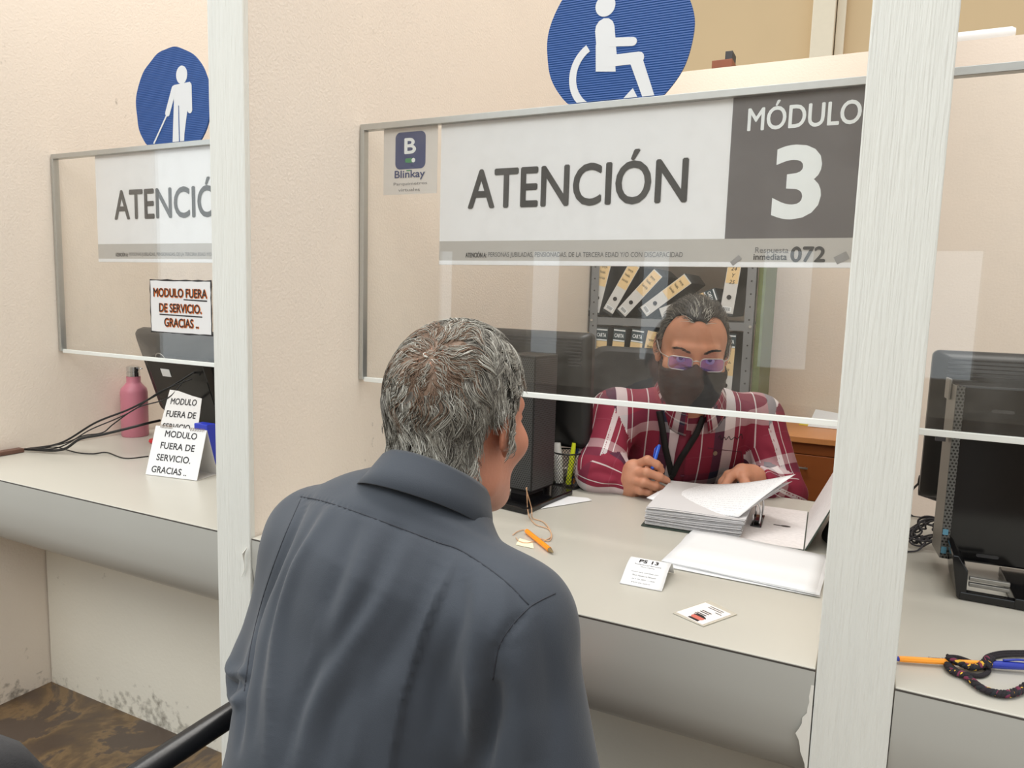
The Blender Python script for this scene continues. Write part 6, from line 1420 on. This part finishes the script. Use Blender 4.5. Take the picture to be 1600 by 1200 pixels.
g_ = gls.build('glasses_frame', m_gold, clk, smooth=True); lens.build('lens', m_lens, g_, solid=0.0012)
# hair: dark, greying, short sides, top combed up and back
r_ = np.random.default_rng(5)
CL = np.array([(0, .088), (.22, .084), (.45, .096), (.8, .088), (1.0, .066), (1.12, .045), (1.25, .018), (1.38, -.006), (1.50, -.004), (1.60, .036), (1.85, .040), (2.05, .004), (2.25, -.04), (2.6, -.075), (3.15, -.085)])
def hair_clk(L): return hair_region(L, CL)
P0, L0 = scalp_roots(headf, HT, HR, CS, 4200, hair_clk, r_); rj = r_.normal(size=len(P0)); cid = np.floor((L0+0.5)/0.010).astype(int); cphase = (np.sin(cid@np.array([12.9, 78.2, 37.7]))*43758.5) % 1.0
topw = np.clip((L0[:, 2]-0.065)/0.03, 0, 1)
def flow_clk(p, L, n, k):
    nl = n@HR; d = np.array([0, -0.9, -0.15])[None]*np.ones_like(L); d[:, 2] -= (1-topw)*0.9; d[:, 0] += 0.35*np.sign(L[:, 0])*(1-topw)+0.25*(cphase-0.5); d = d-nl*(d*nl).sum(1)[:, None]; d /= np.maximum(np.linalg.norm(d, axis=1, keepdims=True), 1e-6)
    lift = (topw*(0.62-0.09*k)*(0.1+1.25*cphase)+0.03)[:, None]; return (d+np.cross(nl, d)*(0.22*rj+0.55*(cphase-0.5))[:, None]+nl*lift)@HR.T
ln = np.where(topw > 0.3, 0.022+0.010*cphase, 0.014)+r_.uniform(-0.005, 0.006, len(P0))
paths = grow_hair(P0-0.001*grad(headf, P0), L0, 8, ln/8, flow_clk, headf, lambda k: 0.0015+0.0003*k, HT, HR, CS)
Vh, Fh, own = strand_mesh(paths, r_.uniform(0.0005, 0.0008, len(P0)), 0.00022)
x = r_.uniform(0, 1, len(P0))*0.7+0.3*((cphase*5.1) % 1); sidew = 1-topw; ms = np.where(x < 0.17+0.20*sidew, 1, np.where(x < 0.42+0.33*sidew, 2, 4)); ms = np.where((np.abs(L0[:, 0]) < 0.022) & (L0[:, 1] > 0.03) & (x < 0.45), 0, ms)
capf = lambda P: np.maximum(headf(P)-0.0022, (-hair_clk((P-HT)@HR/CS)+0.003)*CS)
Vc, Fc = polygonise(capf, HT-0.15, HT+0.15, 0.0034); mesh_obj('hair', np.vstack([Vh, Vc]), np.vstack([Fh, Fc+len(Vh)]), hair_m, clk, mi=np.concatenate([ms[own], np.full(len(Fc), 4)]))
# eyebrows
b = MB()
for e in (-1, 1):
    for k in range(60):
        a_ = r_.uniform(0, 1); X0 = e*(0.014+0.038*a_); y0 = 0.0935-0.55*max(0, abs(X0)-0.012)**1.25*1.0; z0 = 0.0245+0.007*math.sin(a_*2.4)+r_.uniform(-0.0026, 0.0026)
        P_ = hl(X0, y0, z0); g = grad(headf, P_[None])[0]
        for _ in range(4): P_ = P_-g*headf(P_[None])[0]
        b.tube([P_, P_+g*0.0016+HR@np.array([e*0.004, 0, 0.0016]), P_+g*0.0008+HR@np.array([e*0.008, -0.001, 0.0012])], [0.0006, 0.0006, 0.0002], 4)
b.build('eyebrow', hair_m[4], clk)
legs(clk, H-np.array([0, 0, 0.035]), frame(fw), None, 0.40, 0.36, 0.53)
# the pen in his fist
pa, pb = atD(1030, 696, 1.875), atD(1016, 742, 1.818); dv = pb-pa
pe = thing('pen', 'blue ballpoint held in the right fist of the masked man', 'pen', tuple(pb))
m_bp = mat('bright_blue_plastic', (36, 96, 214), 0.25)
MB().tube([pa, pa+dv*0.10, pa+dv*0.80], [0.0042, 0.0050, 0.0044], 10).build('barrel', m_bp, pe, angle=40)
MB().tube([pa+dv*0.801, pa+dv*0.93, pb], [0.0042, 0.0028, 0.0008], 10).build('tip', mat('dark_blue_plastic', (24, 40, 110), 0.3), pe, angle=40)
sn = unit(np.cross(dv, FWD)); MB().tube([pa+dv*0.06-sn*0.005, pa+dv*0.16-sn*0.008, pa+dv*0.42-sn*0.006], 0.0014, 6).build('clip', m_bp, pe, smooth=True)
